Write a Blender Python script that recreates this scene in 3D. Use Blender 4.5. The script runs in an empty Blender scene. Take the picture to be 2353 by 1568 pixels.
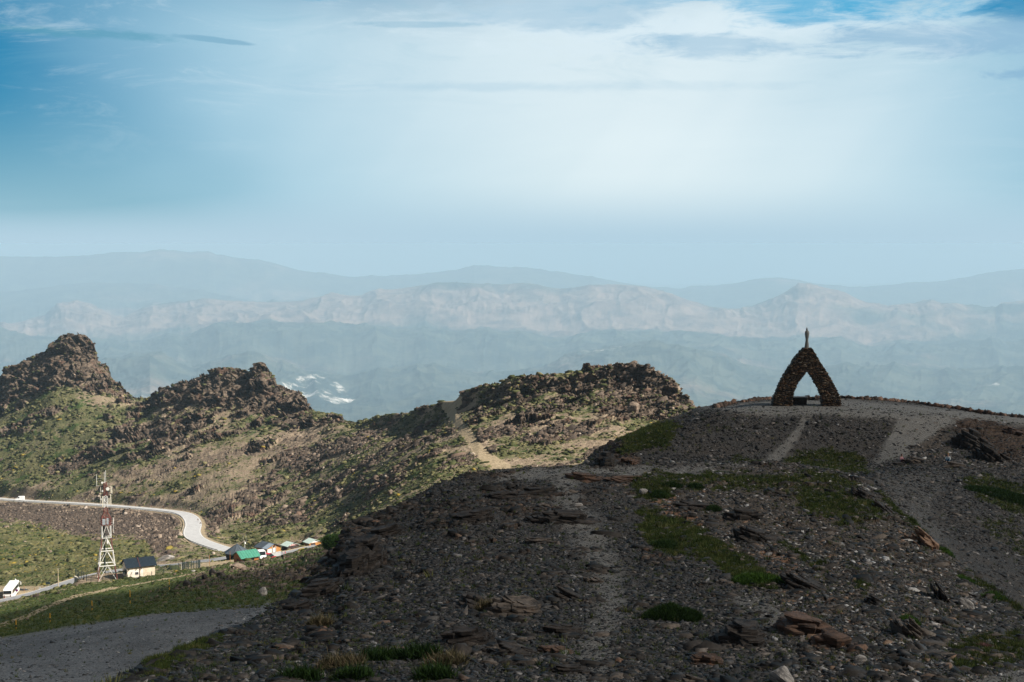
import bpy, bmesh, math, random
import numpy as np
from mathutils import Vector, Matrix
from mathutils.bvhtree import BVHTree

C = bpy.context.scene.collection
R = math.radians
# ------------------------------------------------------------------ camera / world / sun
F = 3268.0; CX = 1176.5; CY = 784.0
TH = math.atan(224.0 / F)
CT, ST = math.cos(TH), math.sin(TH)
cam = bpy.data.cameras.new('camera'); co = bpy.data.objects.new('camera', cam); C.objects.link(co)
cam.sensor_width = 36; cam.lens = 50; cam.clip_start = 0.5; cam.clip_end = 300000
co.rotation_euler = (math.pi / 2 - TH, 0, 0); co.location = (0, 0, 0)
sc = bpy.context.scene; sc.camera = co
sc.view_settings.view_transform = 'Standard'; sc.view_settings.look = 'None'
sc.view_settings.exposure = 0.85
sc.cycles.volume_bounces = 3; sc.cycles.max_bounces = 8; sc.cycles.diffuse_bounces = 3; sc.view_settings.gamma = 1
SUN_AZ, SUN_EL = 105.0, 39.0          # azimuth clockwise from the view direction (+Y)
S = Vector((math.cos(R(SUN_EL)) * math.sin(R(SUN_AZ)), math.cos(R(SUN_EL)) * math.cos(R(SUN_AZ)), math.sin(R(SUN_EL))))
sl = bpy.data.lights.new('sun', 'SUN'); sl.energy = 5.0; sl.angle = R(0.53); sl.color = (1.0, 0.93, 0.82)
so = bpy.data.objects.new('sun', sl); C.objects.link(so); so.rotation_euler = S.to_track_quat('Z', 'Y').to_euler()

HORIZON = (0.462, 0.645, 0.765)
def make_world():
    w = bpy.data.worlds.new('World'); sc.world = w; w.use_nodes = True
    nt = w.node_tree; N = nt.nodes; L = nt.links; N.clear()
    out = N.new('ShaderNodeOutputWorld'); bg = N.new('ShaderNodeBackground'); L.new(bg.outputs[0], out.inputs[0])
    sky = N.new('ShaderNodeTexSky'); sky.sky_type = 'NISHITA'; sky.sun_disc = False
    sky.sun_elevation = R(SUN_EL); sky.sun_rotation = R(SUN_AZ); sky.altitude = 2600
    sky.air_density = 1.0; sky.dust_density = 0.6; sky.ozone_density = 2.0
    def mth(op, a, b=None, c=None, clamp=False):
        n = N.new('ShaderNodeMath'); n.operation = op; n.use_clamp = clamp
        for i, v in enumerate((a, b, c)):
            if v is None: continue
            if isinstance(v, (int, float)): n.inputs[i].default_value = v
            else: L.new(v, n.inputs[i])
        return n.outputs[0]
    def smooth(v, a, b, x=0.0, y=1.0):
        n = N.new('ShaderNodeMapRange'); n.interpolation_type = 'SMOOTHSTEP'
        n.inputs[1].default_value = a; n.inputs[2].default_value = b; n.inputs[3].default_value = x; n.inputs[4].default_value = y
        L.new(v, n.inputs[0]); return n.outputs[0]
    def mix(f, a, b):
        n = N.new('ShaderNodeMix'); n.data_type = 'RGBA'
        if isinstance(f, (int, float)): n.inputs[0].default_value = f
        else: L.new(f, n.inputs[0])
        for i, v in ((6, a), (7, b)):
            if isinstance(v, tuple): n.inputs[i].default_value = v + (1,)
            else: L.new(v, n.inputs[i])
        return n.outputs[2]
    tc = N.new('ShaderNodeTexCoord'); sep = N.new('ShaderNodeSeparateXYZ'); L.new(tc.outputs['Generated'], sep.inputs[0])
    X, Y, Z = sep.outputs
    az = mth('ARCTAN2', X, Y)                 # radians clockwise from +Y
    el = mth('ARCSINE', Z)
    # clear sky, deepened towards teal
    t = N.new('ShaderNodeVectorMath'); t.operation = 'MULTIPLY'; L.new(sky.outputs[0], t.inputs[0]); t.inputs[1].default_value = (0.020, 0.068, 0.085)
    clear = t.outputs[0]
    # broad veil of thin cloud: dense in front, thinning out to the left and towards the zenith
    cmb = N.new('ShaderNodeCombineXYZ'); L.new(az, cmb.inputs[0]); L.new(el, cmb.inputs[1])
    def noise(scale, sx, sy, det=4, rough=.5, dist=0.0, off=0.0, rot=0.0):
        m = N.new('ShaderNodeMapping'); m.inputs['Scale'].default_value = (sx, sy, 1); m.inputs['Location'].default_value = (off, off * .7, 0)
        m.inputs['Rotation'].default_value = (0, 0, rot)
        L.new(cmb.outputs[0], m.inputs[0]); n = N.new('ShaderNodeTexNoise'); n.inputs['Scale'].default_value = scale
        n.inputs['Detail'].default_value = det; n.inputs['Roughness'].default_value = rough; n.inputs['Distortion'].default_value = dist
        L.new(m.outputs[0], n.inputs['Vector']); return n.outputs[0]
    n1 = noise(3.0, 1.0, 2.2, 3, .5, .3, 2.1, .5)
    azw = mth('ADD', az, mth('MULTIPLY', el, 0.35))
    left = smooth(mth('ADD', azw, mth('MULTIPLY', mth('SUBTRACT', n1, .5), .22)), -0.375, -0.10, 0.0, 1.0)
    right = smooth(mth('ADD', az, mth('MULTIPLY', mth('SUBTRACT', n1, .5), .10)), 0.26, 0.52, 1.0, 0.45)
    veil = mth('MULTIPLY', left, right)
    top = smooth(mth('ADD', el, mth('MULTIPLY', mth('SUBTRACT', n1, .5), .05)), 0.140, 0.20, 1.0, 0.32)
    veil = mth('MULTIPLY', veil, top, clamp=True)
    glow = mth('MULTIPLY', smooth(mth('ABSOLUTE', mth('SUBTRACT', az, mth('SUBTRACT', 0.10, mth('MULTIPLY', el, .25)))), 0.0, 0.34, 1.0, 0.0), 1.0)
    vcol = mix(glow, (0.40, 0.64, 0.78), (0.79, 0.91, 0.95))
    n0 = noise(2.2, 1.0, 3.5, 5, .6, .4, 7.7, .3)
    hor = smooth(el, -0.02, 0.13, 1.0, 0.0)
    tealc = mix(hor, (0.002, 0.215, 0.42), (0.085, 0.345, 0.440))
    base = mix(smooth(mth('ABSOLUTE', az), 0.9, 1.5, 0.85, 0.0), clear, tealc)
    veil2 = mth('ADD', mth('MULTIPLY', veil, .90), mth('MULTIPLY', mth('SUBTRACT', n0, .5), .22), clamp=True)
    skyc = mix(veil2, base, vcol)
    # blue breaks near the top right, then grey-violet lens clouds and white streaks
    wz = noise(9.0, 1.0, 4.0, 6, .62, .5, 5.3, -.03); wf = noise(22.0, 1.0, 4.0, 8, .68, .5, 1.3)
    def lens(a, e, ha, he, soft=.45, tilt=0.0):
        dx = mth('SUBTRACT', az, a); dy = mth('ADD', mth('SUBTRACT', el, e), mth('MULTIPLY', dx, tilt))
        q = mth('SQRT', mth('ADD', mth('POWER', mth('MULTIPLY', dx, 1 / ha), 2), mth('POWER', mth('MULTIPLY', dy, 1 / he), 2)))
        q = mth('ADD', q, mth('ADD', mth('MULTIPLY', mth('SUBTRACT', wz, .5), 2.6), mth('MULTIPLY', mth('SUBTRACT', wf, .5), 2.2)))
        return smooth(q, 1.0 - soft, 1.0 + soft * .3, 1.0, 0.0)
    def lay(col, f, k):
        return mix(mth('MULTIPLY', f, k), skyc, col)
    skyc = lay((0.70, 0.84, 0.92), lens(.13, .150, .19, .022, .8), .75)
    skyc = lay((0.045, 0.40, 0.68), lens(.235, .170, .14, .023, .7), .95)
    skyc = lay((0.015, 0.24, 0.48), lens(.345, .158, .035, .018, .8), .8)
    skyc = lay((0.05, 0.36, 0.60), lens(-.13, .172, .10, .006, .6), .7)
    skyc = lay((0.42, 0.61, 0.75), lens(.040, .160, .085, .014, .6), .8)
    skyc = lay((0.33, 0.54, 0.71), lens(.150, .134, .072, .0085, .6, .06), .85)
    skyc = lay((0.30, 0.51, 0.69), lens(.295, .134, .095, .0125, .6, .03), .9)
    skyc = lay((0.25, 0.46, 0.66), lens(.37, .112, .05, .006, .5), .7)
    skyc = lay((0.10, 0.34, 0.48), lens(-.315, .1395, .07, .0036, .6, .03), .6)
    skyc = lay((0.20, 0.42, 0.58), lens(-.208, .1375, .020, .0016, .5, .08), .7)
    skyc = lay((0.25, 0.48, 0.64), lens(-.075, .150, .06, .0022, .6), .5)
    skyc = lay((0.34, 0.56, 0.72), lens(-.05, .108, .20, .004, .9), .30)
    ci = noise(7.0, 1.0, 5.5, 9, .70, 1.2, 6.1, .10)
    skyc = mix(mth('MULTIPLY', mth('MULTIPLY', smooth(ci, .50, .72), smooth(el, .05, .15, .15, 1.0)), .38), skyc, (0.74, 0.87, 0.93))
    skyc = mix(mth('MULTIPLY', mth('MULTIPLY', smooth(ci, .50, .28), smooth(el, .07, .15, .1, 1.0)), .25), skyc, (0.22, 0.48, 0.63))
    ry = N.new('ShaderNodeTexNoise'); ry.noise_dimensions = '1D'; ry.inputs['Scale'].default_value = 9.0; ry.inputs['Detail'].default_value = 2.0; L.new(mth('SUBTRACT', az, mth('MULTIPLY', el, .8)), ry.inputs['W'])
    skyc = mix(mth('MULTIPLY', mth('MULTIPLY', smooth(ry.outputs[0], .45, .68), glow), mth('MULTIPLY', smooth(el, .02, .06), .30)), skyc, (0.80, 0.91, 0.95))
    # away from the view: plain Nishita sky, a little cloud
    plain = N.new('ShaderNodeVectorMath'); plain.operation = 'SCALE'; L.new(sky.outputs[0], plain.inputs[0]); plain.inputs['Scale'].default_value = 0.062
    away = mth('MAXIMUM', smooth(mth('ABSOLUTE', az), 0.75, 1.6), smooth(el, 0.30, 0.62))
    lf = smooth(az, -.34, -.08, 1.0, 0.0)
    skyc = mix(mth('MAXIMUM', smooth(el, .001, .048, 1.0, 0.0), mth('MULTIPLY', mth('POWER', smooth(el, -.03, .13, 1.0, 0.0), 1.6), mth('MULTIPLY', lf, .9))), skyc, HORIZON)
    lum = mix(smooth(noise(2.0, 1, 1.5, 4, .6, .4, 4.0), .38, .62, .55, .95), plain.outputs[0], (0.15, 0.146, 0.138))
    fin = mix(away, skyc, lum)
    L.new(fin, bg.inputs[0]); bg.inputs[1].default_value = 1.0 / 1.80
make_world()

# ------------------------------------------------------------------ tagging
def tag(o, label=None, cat=None, group=None, kind=None):
    if label: o['label'] = label
    if cat: o['category'] = cat
    if group: o['group'] = group
    if kind: o['kind'] = kind
    return o
def thing(name, label, cat, loc=(0, 0, 0), rz=0.0, group=None):
    o = bpy.data.objects.new(name, None); C.objects.link(o); o.location = loc; o.rotation_euler = (0, 0, rz)
    o.empty_display_size = .3
    return tag(o, label, cat, group)
def copy_tree(o, parent=None):
    c = o.copy(); C.objects.link(c); c.parent = parent
    for ch in list(o.children): copy_tree(ch, c)
    return c

# ------------------------------------------------------------------ numpy noise
def _h(i, j, k, s):
    n = (i * 374761393 + j * 668265263 + k * 2147483647 + s * 974634777).astype(np.uint32)
    n = (n ^ (n >> np.uint32(13))) * np.uint32(1274126177)
    n = n ^ (n >> np.uint32(16))
    return n.astype(np.float32) / np.float32(4294967295.0)
def vn(p, s=0):
    f = np.floor(p); i = f.astype(np.int64); t = (p - f).astype(np.float32); t = t * t * (3 - 2 * t)
    r = 0
    for a in (0, 1):
        wa = t[:, 0] if a else 1 - t[:, 0]
        for b in (0, 1):
            wb = t[:, 1] if b else 1 - t[:, 1]
            for c in (0, 1):
                wc = t[:, 2] if c else 1 - t[:, 2]
                r = r + wa * wb * wc * _h(i[:, 0] + a, i[:, 1] + b, i[:, 2] + c, s)
    return r
def fbm(p, o=4, s=0, g=.5):
    a, A, r = 1.0, 0.0, 0
    for k in range(o):
        r = r + a * vn(p * (2.03 ** k) + 17.3 * k, s + k); A += a; a *= g
    return r / A
def ridged(p, o=4, s=0, g=.5):
    a, A, r = 1.0, 0.0, 0
    for k in range(o):
        r = r + a * (1 - np.abs(2 * vn(p * (2.03 ** k) + 9.1 * k, s + k) - 1)) ** 2; A += a; a *= g
    return r / A
def worley(p, s=0):
    """faceted blocks: per-cell random height with a random tilt; returns (disp -1..1, edge distance)"""
    f = np.floor(p).astype(np.int64); best = np.full(len(p), 9.0, np.float32); sec = best.copy(); d = np.zeros(len(p), np.float32)
    for a in (-1, 0, 1):
        for b in (-1, 0, 1):
            for c in (-1, 0, 1):
                i, j, k = f[:, 0] + a, f[:, 1] + b, f[:, 2] + c
                dx = (i + _h(i, j, k, s) - p[:, 0]).astype(np.float32)
                dy = (j + _h(i, j, k, s + 1) - p[:, 1]).astype(np.float32)
                dz = (k + _h(i, j, k, s + 2) - p[:, 2]).astype(np.float32)
                r = dx * dx + dy * dy + dz * dz
                v = (_h(i, j, k, s + 3) * 2 - 1) + dx * (_h(i, j, k, s + 4) * 2 - 1) * 1.3 + dy * (_h(i, j, k, s + 5) * 2 - 1) * 1.3
                m = r < best
                sec = np.where(m, best, np.minimum(sec, r)); d = np.where(m, v, d); best = np.where(m, r, best)
    return d, np.sqrt(sec) - np.sqrt(best)
def sstep(x, a, b):
    t = np.clip((x - a) / (b - a), 0, 1); return t * t * (3 - 2 * t)

# ------------------------------------------------------------------ picture <-> world
def ray(px, py):
    u = (px - CX) / F; v = (CY - py) / F
    return u, CT + v * ST, -ST + v * CT
def at(px, py, D):
    x, y, z = ray(px, py); return Vector((x / y * D, D, z / y * D))
def proj(P):
    """world array -> px, py"""
    x, y, z = P[..., 0], P[..., 1], P[..., 2]
    d = y * CT - z * ST; v = (y * ST + z * CT) / d
    return CX + F * x / d, CY - F * v

# ------------------------------------------------------------------ lofted terrain
def pchip(T, Yv, t):
    """monotone cubic: T (n,), Yv (n,m) -> (len(t),m)"""
    h = np.diff(T)[:, None]; d = np.diff(Yv, axis=0) / h
    m = np.zeros_like(Yv)
    m[0] = d[0]; m[-1] = d[-1]
    a, b = d[:-1], d[1:]
    w1 = 2 * h[1:] + h[:-1]; w2 = h[1:] + 2 * h[:-1]
    with np.errstate(divide='ignore', invalid='ignore'):
        hm = (w1 + w2) / (w1 / a + w2 / b)
    m[1:-1] = np.where(a * b > 0, np.nan_to_num(hm), 0)
    i = np.clip(np.searchsorted(T, t, side='right') - 1, 0, len(T) - 2)
    hh = h[i]; x = ((t - T[i]) / (T[i + 1] - T[i]))[:, None]
    return ((1 + 2 * x) * (1 - x) ** 2) * Yv[i] + x * (1 - x) ** 2 * hh * m[i] + x * x * (3 - 2 * x) * Yv[i + 1] + x * x * (x - 1) * hh * m[i + 1]
def loft(rows, cols, per_row):
    """rows: list of [(px,py,D),...]; cols: column azimuths; per_row: samples between row j and j+1"""
    LD, SS = [], []
    for r in rows:
        pts = []
        for px, py, D in r:
            x, y, z = ray(px, py); pts.append((CX + F * x / y, math.log(D), z / y))
        pts = np.array(sorted(pts))
        LD.append(np.interp(cols, pts[:, 0], pts[:, 1])); SS.append(np.interp(cols, pts[:, 0], pts[:, 2]))
    LD = np.array(LD); SS = np.array(SS)
    t = [0.0]
    for j, n in enumerate(per_row): t += list(j + (np.arange(n) + 1) / n)
    t = np.array(t); T = np.arange(len(rows)).astype(float)
    ld = pchip(T, LD, t); s = pchip(T, SS, t)
    D = np.exp(ld); X = (cols - CX)[None, :] / F * D
    return np.stack([X, D, s * D], -1)
def normals(P):
    a = np.gradient(P, axis=1); b = np.gradient(P, axis=0)
    n = np.cross(a, b); n /= np.maximum(np.linalg.norm(n, axis=-1, keepdims=True), 1e-9)
    n *= np.where(n[..., 2:3] < 0, -1, 1); return n
def grid_mesh(name, P, mats, attrs=None, matidx=None, smooth=True):
    h, w = P.shape[:2]
    me = bpy.data.meshes.new(name)
    idx = np.arange(h * w).reshape(h, w)
    f = np.stack([idx[:-1, :-1], idx[:-1, 1:], idx[1:, 1:], idx[1:, :-1]], -1).reshape(-1, 4)
    me.vertices.add(h * w); me.vertices.foreach_set('co', P.astype(np.float32).ravel())
    n = len(f); me.loops.add(n * 4); me.loops.foreach_set('vertex_index', f.astype(np.int32).ravel())
    me.polygons.add(n); me.polygons.foreach_set('loop_start', np.arange(0, n * 4, 4, dtype=np.int32))
    me.update(calc_edges=True)
    if smooth: me.shade_smooth()
    for k, v in (attrs or {}).items():
        if v.ndim == 3:
            c = me.attributes.new(k, 'FLOAT_COLOR', 'POINT'); q = np.concatenate([v, np.ones(v.shape[:2] + (1,))], -1)
            c.data.foreach_set('color', q.astype(np.float32).ravel())
        else:
            c = me.attributes.new(k, 'FLOAT', 'POINT'); c.data.foreach_set('value', v.astype(np.float32).ravel())
    for m in mats: me.materials.append(m)
    o = bpy.data.objects.new(name, me); C.objects.link(o); return o
def raw_mesh(name, V, Fc, mat, attrs=None, smooth=False, parent=None):
    """V (n,3), Fc (m,k) uniform face size"""
    me = bpy.data.meshes.new(name); V = np.asarray(V, np.float32); Fc = np.asarray(Fc, np.int32)
    me.vertices.add(len(V)); me.vertices.foreach_set('co', V.ravel())
    n, k = Fc.shape; me.loops.add(n * k); me.loops.foreach_set('vertex_index', Fc.ravel())
    me.polygons.add(n); me.polygons.foreach_set('loop_start', np.arange(0, n * k, k, dtype=np.int32))
    me.update(calc_edges=True)
    if smooth: me.shade_smooth()
    for a, v in (attrs or {}).items():
        c = me.attributes.new(a, 'FLOAT', 'POINT'); c.data.foreach_set('value', np.asarray(v, np.float32).ravel())
    if mat: me.materials.append(mat)
    o = bpy.data.objects.new(name, me); C.objects.link(o)
    if parent: o.parent = parent
    return o
def bvh_of(P):
    h, w = P.shape[:2]; idx = np.arange(h * w).reshape(h, w)
    f = np.stack([idx[:-1, :-1], idx[:-1, 1:], idx[1:, 1:], idx[1:, :-1]], -1).reshape(-1, 4)
    return BVHTree.FromPolygons([tuple(map(float, v)) for v in P.reshape(-1, 3)], f.tolist())
# soft masks drawn on a terrain (px, py = where a vertex is seen from the viewpoint)
def inpoly(px, py, pts, soft):
    inside = np.zeros(px.shape, bool); dist = np.full(px.shape, 1e9); n = len(pts)
    for i in range(n):
        x1, y1 = pts[i]; x2, y2 = pts[(i + 1) % n]
        if y1 != y2:
            c = ((y1 > py) != (y2 > py)) & (px < (x2 - x1) * (py - y1) / (y2 - y1) + x1); inside ^= c
        dx, dy = x2 - x1, y2 - y1; t = np.clip(((px - x1) * dx + (py - y1) * dy) / (dx * dx + dy * dy + 1e-9), 0, 1)
        dist = np.minimum(dist, np.hypot(px - x1 - t * dx, py - y1 - t * dy))
    sd = np.where(inside, dist, -dist)
    return np.clip(.5 + sd / (2 * soft), 0, 1)
def nearline(px, py, pts):
    """distance to polyline whose pts are (x,y,halfwidth); returns dist/halfwidth"""
    best = np.full(px.shape, 1e9)
    for (x1, y1, w1), (x2, y2, w2) in zip(pts[:-1], pts[1:]):
        dx, dy = x2 - x1, y2 - y1; t = np.clip(((px - x1) * dx + (py - y1) * dy) / (dx * dx + dy * dy + 1e-9), 0, 1)
        best = np.minimum(best, np.hypot(px - x1 - t * dx, py - y1 - t * dy) / (w1 + t * (w2 - w1)))
    return best

# ------------------------------------------------------------------ materials
MATS = {}
def newmat(name, rough=.9):
    m = bpy.data.materials.new(name); m.use_nodes = True; nt = m.node_tree; b = nt.nodes['Principled BSDF']
    b.inputs['Roughness'].default_value = rough; b.inputs['Specular IOR Level'].default_value = .25
    return m, nt, b
class NB:
    def __init__(s, nt): s.nt = nt; s.N = nt.nodes; s.L = nt.links
    def tex(s, scale, det=4, rough=.6, obj='Object', sc=(1, 1, 1), rot=(0, 0, 0), kind='Noise', dist=0):
        tc = s.N.new('ShaderNodeTexCoord'); mp = s.N.new('ShaderNodeMapping'); mp.inputs['Scale'].default_value = sc; mp.inputs['Rotation'].default_value = rot
        s.L.new(tc.outputs[obj], mp.inputs[0])
        n = s.N.new('ShaderNodeTex' + kind); n.inputs['Scale'].default_value = scale
        if kind == 'Noise': n.inputs['Detail'].default_value = det; n.inputs['Roughness'].default_value = rough; n.inputs['Distortion'].default_value = dist
        s.L.new(mp.outputs[0], n.inputs['Vector']); return n.outputs[0]
    def attr(s, name, out='Fac'):
        a = s.N.new('ShaderNodeAttribute'); a.attribute_name = name; return a.outputs[out]
    def rng(s, v, a, b, x=0., y=1.):
        n = s.N.new('ShaderNodeMapRange'); n.interpolation_type = 'SMOOTHSTEP'; s.L.new(v, n.inputs[0])
        for i, q in enumerate((a, b, x, y)): n.inputs[i + 1].default_value = q
        return n.outputs[0]
    def m(s, op, a, b=0.0, clamp=False):
        n = s.N.new('ShaderNodeMath'); n.operation = op; n.use_clamp = clamp
        for i, v in enumerate((a, b)):
            if isinstance(v, (int, float)): n.inputs[i].default_value = v
            else: s.L.new(v, n.inputs[i])
        return n.outputs[0]
    def mix(s, f, a, b, mode='MIX'):
        n = s.N.new('ShaderNodeMix'); n.data_type = 'RGBA'; n.blend_type = mode
        if isinstance(f, (int, float)): n.inputs[0].default_value = f
        else: s.L.new(f, n.inputs[0])
        for i, v in ((6, a), (7, b)):
            if isinstance(v, tuple): n.inputs[i].default_value = v + (1,)
            else: s.L.new(v, n.inputs[i])
        return n.outputs[2]
    def bump(s, h, dist, strength=1.0):
        b = s.N.new('ShaderNodeBump'); b.inputs['Strength'].default_value = strength; b.inputs['Distance'].default_value = dist
        s.L.new(h, b.inputs['Height']); return b.outputs[0]
def simple(name, col, rough=.7, var=.15, scale=2.0, metal=0.0, bump=0.0, spec=.3, sc=(1, 1, 1), wear=None):
    if name in MATS: return MATS[name]
    m, nt, b = newmat(name, rough); q = NB(nt)
    n = q.tex(scale, 5, .65, sc=sc)
    c1 = tuple(max(0, c * (1 - var)) for c in col); c2 = tuple(min(1, c * (1 + var)) for c in col)
    c = q.mix(q.rng(n, .35, .65), c1, c2)
    if wear:
        c = q.mix(q.rng(q.tex(scale * 2.3, 6, .7), .56, .68), c, wear)
    nt.links.new(c, b.inputs['Base Color']); b.inputs['Metallic'].default_value = metal; b.inputs['Specular IOR Level'].default_value = spec
    if bump: nt.links.new(q.bump(q.tex(scale * 4, 4, .6), bump), b.inputs['Normal'])
    MATS[name] = m; return m

def mat_far():
    m, nt, b = newmat('mountain_meadow'); q = NB(nt)
    gr = q.attr('grass'); rk = q.attr('rock'); pt = q.attr('path'); sc_ = q.attr('scree'); ye = q.attr('bloom'); dk = q.attr('lush')
    n1 = q.tex(.35, 6, .65); n2 = q.tex(.06, 4, .5); n3 = q.tex(1.6, 4, .7)
    soil = q.mix(q.rng(n1, .35, .65), (0.200, 0.152, 0.108), (0.350, 0.275, 0.200))
    soil = q.mix(q.rng(n3, .55, .72), soil, (0.40, 0.33, 0.26))
    grs = q.mix(q.rng(n2, .35, .65), (0.055, 0.068, 0.026), (0.135, 0.135, 0.062))
    grs = q.mix(q.rng(n3, .45, .70), grs, (0.210, 0.185, 0.105))
    grs = q.mix(dk, grs, (0.042, 0.072, 0.018))
    yel = q.m('MULTIPLY', q.m('MULTIPLY', ye, .45), q.rng(q.tex(.9, 4, .6), .52, .62))
    grs = q.mix(yel, grs, (0.30, 0.22, 0.025))
    gm = q.rng(q.m('ADD', gr, q.m('MULTIPLY', q.m('SUBTRACT', n1, .5), 1.3)), .38, .62)
    c = q.mix(gm, soil, grs)
    scr = q.mix(q.rng(q.tex(.8, 5, .75), .42, .62), (0.045, 0.034, 0.028), (0.170, 0.130, 0.102))
    c = q.mix(q.rng(q.m('ADD', sc_, q.m('MULTIPLY', q.m('SUBTRACT', n1, .5), .8)), .4, .6), c, scr)
    st = q.tex(.22, 6, .7, sc=(1, 1, 4.5), rot=(0, R(20), 0))
    rock = q.mix(q.rng(st, .35, .62), (0.032, 0.025, 0.020), (0.175, 0.134, 0.102))
    rock = q.mix(q.rng(q.tex(.09, 4, .6), .52, .66), rock, (0.120, 0.075, 0.055))
    c = q.mix(q.rng(rk, .35, .6), c, rock)
    pth = q.mix(q.rng(n1, .3, .7), (0.30, 0.24, 0.155), (0.42, 0.335, 0.225))
    c = q.mix(q.rng(pt, .35, .65), c, pth)
    gv = q.mix(q.rng(q.tex(9, 5, .75), .36, .66), (0.070, 0.076, 0.084), (0.260, 0.270, 0.285))
    gv = q.mix(q.rng(q.tex(.16, 5, .6, sc=(1, .35, 1), rot=(0, 0, R(-25))), .38, .64, 0.0, .55), gv, (0.060, 0.064, 0.070))
    gv = q.mix(q.rng(q.tex(2.2, 4, .8), .60, .70), gv, (0.30, 0.30, 0.29))
    c = q.mix(q.attr('gravel'), c, gv)
    nt.links.new(c, b.inputs['Base Color']); b.inputs['Specular IOR Level'].default_value = .1
    h = q.m('ADD', q.m('MULTIPLY', q.tex(.8, 6, .7), .8), q.m('MULTIPLY', st, q.m('MULTIPLY', rk, 1.8)))
    nt.links.new(q.bump(h, .9, .8), b.inputs['Normal'])
    return m
def mat_near(name):
    m, nt, b = newmat(name); q = NB(nt)
    gr = q.attr('grass'); rk = q.attr('rock'); pt = q.attr('path'); ru = q.attr('rust'); tn = q.attr('tan')
    n1 = q.tex(3.0, 6, .7); n2 = q.tex(.35, 4, .5); n3 = q.tex(12, 5, .75)
    v = q.tex(5.5, kind='Voronoi'); 
    c = q.mix(q.rng(n3, .36, .64), (0.018, 0.018, 0.019), (0.110, 0.106, 0.104))
    c = q.mix(q.rng(n2, .4, .7), c, q.mix(.5, c, (0.085, 0.070, 0.058)))
    c = q.mix(q.m('MULTIPLY', tn, .8), c, (0.125, 0.100, 0.078))
    fine = q.mix(q.rng(n3, .3, .7), (0.13, 0.128, 0.122), (0.31, 0.305, 0.29))
    c = q.mix(q.m('MULTIPLY', q.rng(pt, .15, .8), .85), c, fine)
    c = q.mix(q.rng(q.m('ADD', ru, q.m('MULTIPLY', q.m('SUBTRACT', n1, .5), .9)), .4, .7), c, (0.26, 0.150, 0.095))
    st = q.tex(1.2, 6, .7, sc=(1, 1, 6), rot=(0, R(-8), 0))
    rock = q.mix(q.rng(st, .35, .65), (0.022, 0.018, 0.016), (0.115, 0.080, 0.060))
    c = q.mix(q.rng(rk, .35, .6), c, rock)
    g = q.mix(q.rng(n1, .3, .7), (0.022, 0.034, 0.010), (0.095, 0.095, 0.036))
    c = q.mix(q.rng(q.m('ADD', gr, q.m('MULTIPLY', q.m('SUBTRACT', n1, .5), .9)), .40, .60), c, g)
    nt.links.new(c, b.inputs['Base Color']); b.inputs['Specular IOR Level'].default_value = .2
    h = q.m('ADD', n3, q.m('MULTIPLY', n1, 1.2))
    nt.links.new(q.bump(h, .10, 1.0), b.inputs['Normal'])
    return m
def mat_stone(name, dark, light, rust, lay=8.0, rotd=-10, scale=1.0, ramt=(.60, .72)):
    if name in MATS: return MATS[name]
    m, nt, b = newmat(name, .75); q = NB(nt)
    st = q.tex(1.6 * scale, 7, .7, sc=(1, 1, lay), rot=(0, R(rotd), 0)); n = q.tex(.9 * scale, 5, .6)
    c = q.mix(q.rng(st, .36, .64), dark, light); c = q.mix(q.rng(n, *ramt), c, rust)
    c = q.mix(q.rng(q.tex(7 * scale, 5, .7), .60, .72), c, tuple(min(1, x * 1.5) for x in light))
    nt.links.new(c, b.inputs['Base Color']); b.inputs['Specular IOR Level'].default_value = .3
    nt.links.new(q.bump(q.m('ADD', st, q.m('MULTIPLY', n, .5)), .12 / scale), b.inputs['Normal'])
    MATS[name] = m; return m
def mat_rnd(name, cols, rough=.8, spec=.3):
    """colour per piece from the 'rnd' attribute through a ramp"""
    m, nt, b = newmat(name, rough); q = NB(nt)
    r = nt.nodes.new('ShaderNodeValToRGB'); e = r.color_ramp; e.interpolation = 'LINEAR'
    while len(e.elements) < len(cols): e.elements.new(.5)
    for i, (p, c) in enumerate(cols): e.elements[i].position = p; e.elements[i].color = tuple(c) + (1,)
    nt.links.new(q.attr('rnd'), r.inputs[0])
    c = q.mix(.35, r.outputs[0], q.mix(q.rng(q.tex(9, 5, .7), .35, .65), (0.03, 0.03, 0.03), (1, 1, 1)), 'OVERLAY')
    nt.links.new(c, b.inputs['Base Color']); b.inputs['Specular IOR Level'].default_value = spec
    return m
def mat_mountains():
    m, nt, b = newmat('distant_land'); q = NB(nt)
    n1 = q.tex(.00052, 8, .62); n2 = q.tex(.0026, 7, .72); n3 = q.tex(.00012, 4, .5)
    forest = q.mix(q.rng(n2, .4, .6), (0.022, 0.034, 0.032), (0.075, 0.085, 0.066))
    field = q.mix(q.rng(n2, .35, .62), (0.085, 0.062, 0.055), (0.27, 0.19, 0.152))
    d = q.attr('dry')
    c = q.mix(q.rng(q.m('ADD', d, q.m('MULTIPLY', q.m('SUBTRACT', n1, .5), 1.5)), .35, .65), forest, field)
    c = q.mix(q.rng(q.m('ADD', q.attr('pale'), q.m('MULTIPLY', q.m('SUBTRACT', n2, .5), 1.6)), .60, .85), c, (0.72, 0.68, 0.63))
    nt.links.new(c, b.inputs['Base Color']); b.inputs['Specular IOR Level'].default_value = 0
    nt.links.new(q.bump(n1, 120, 1.0), b.inputs['Normal'])
    return m

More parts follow.
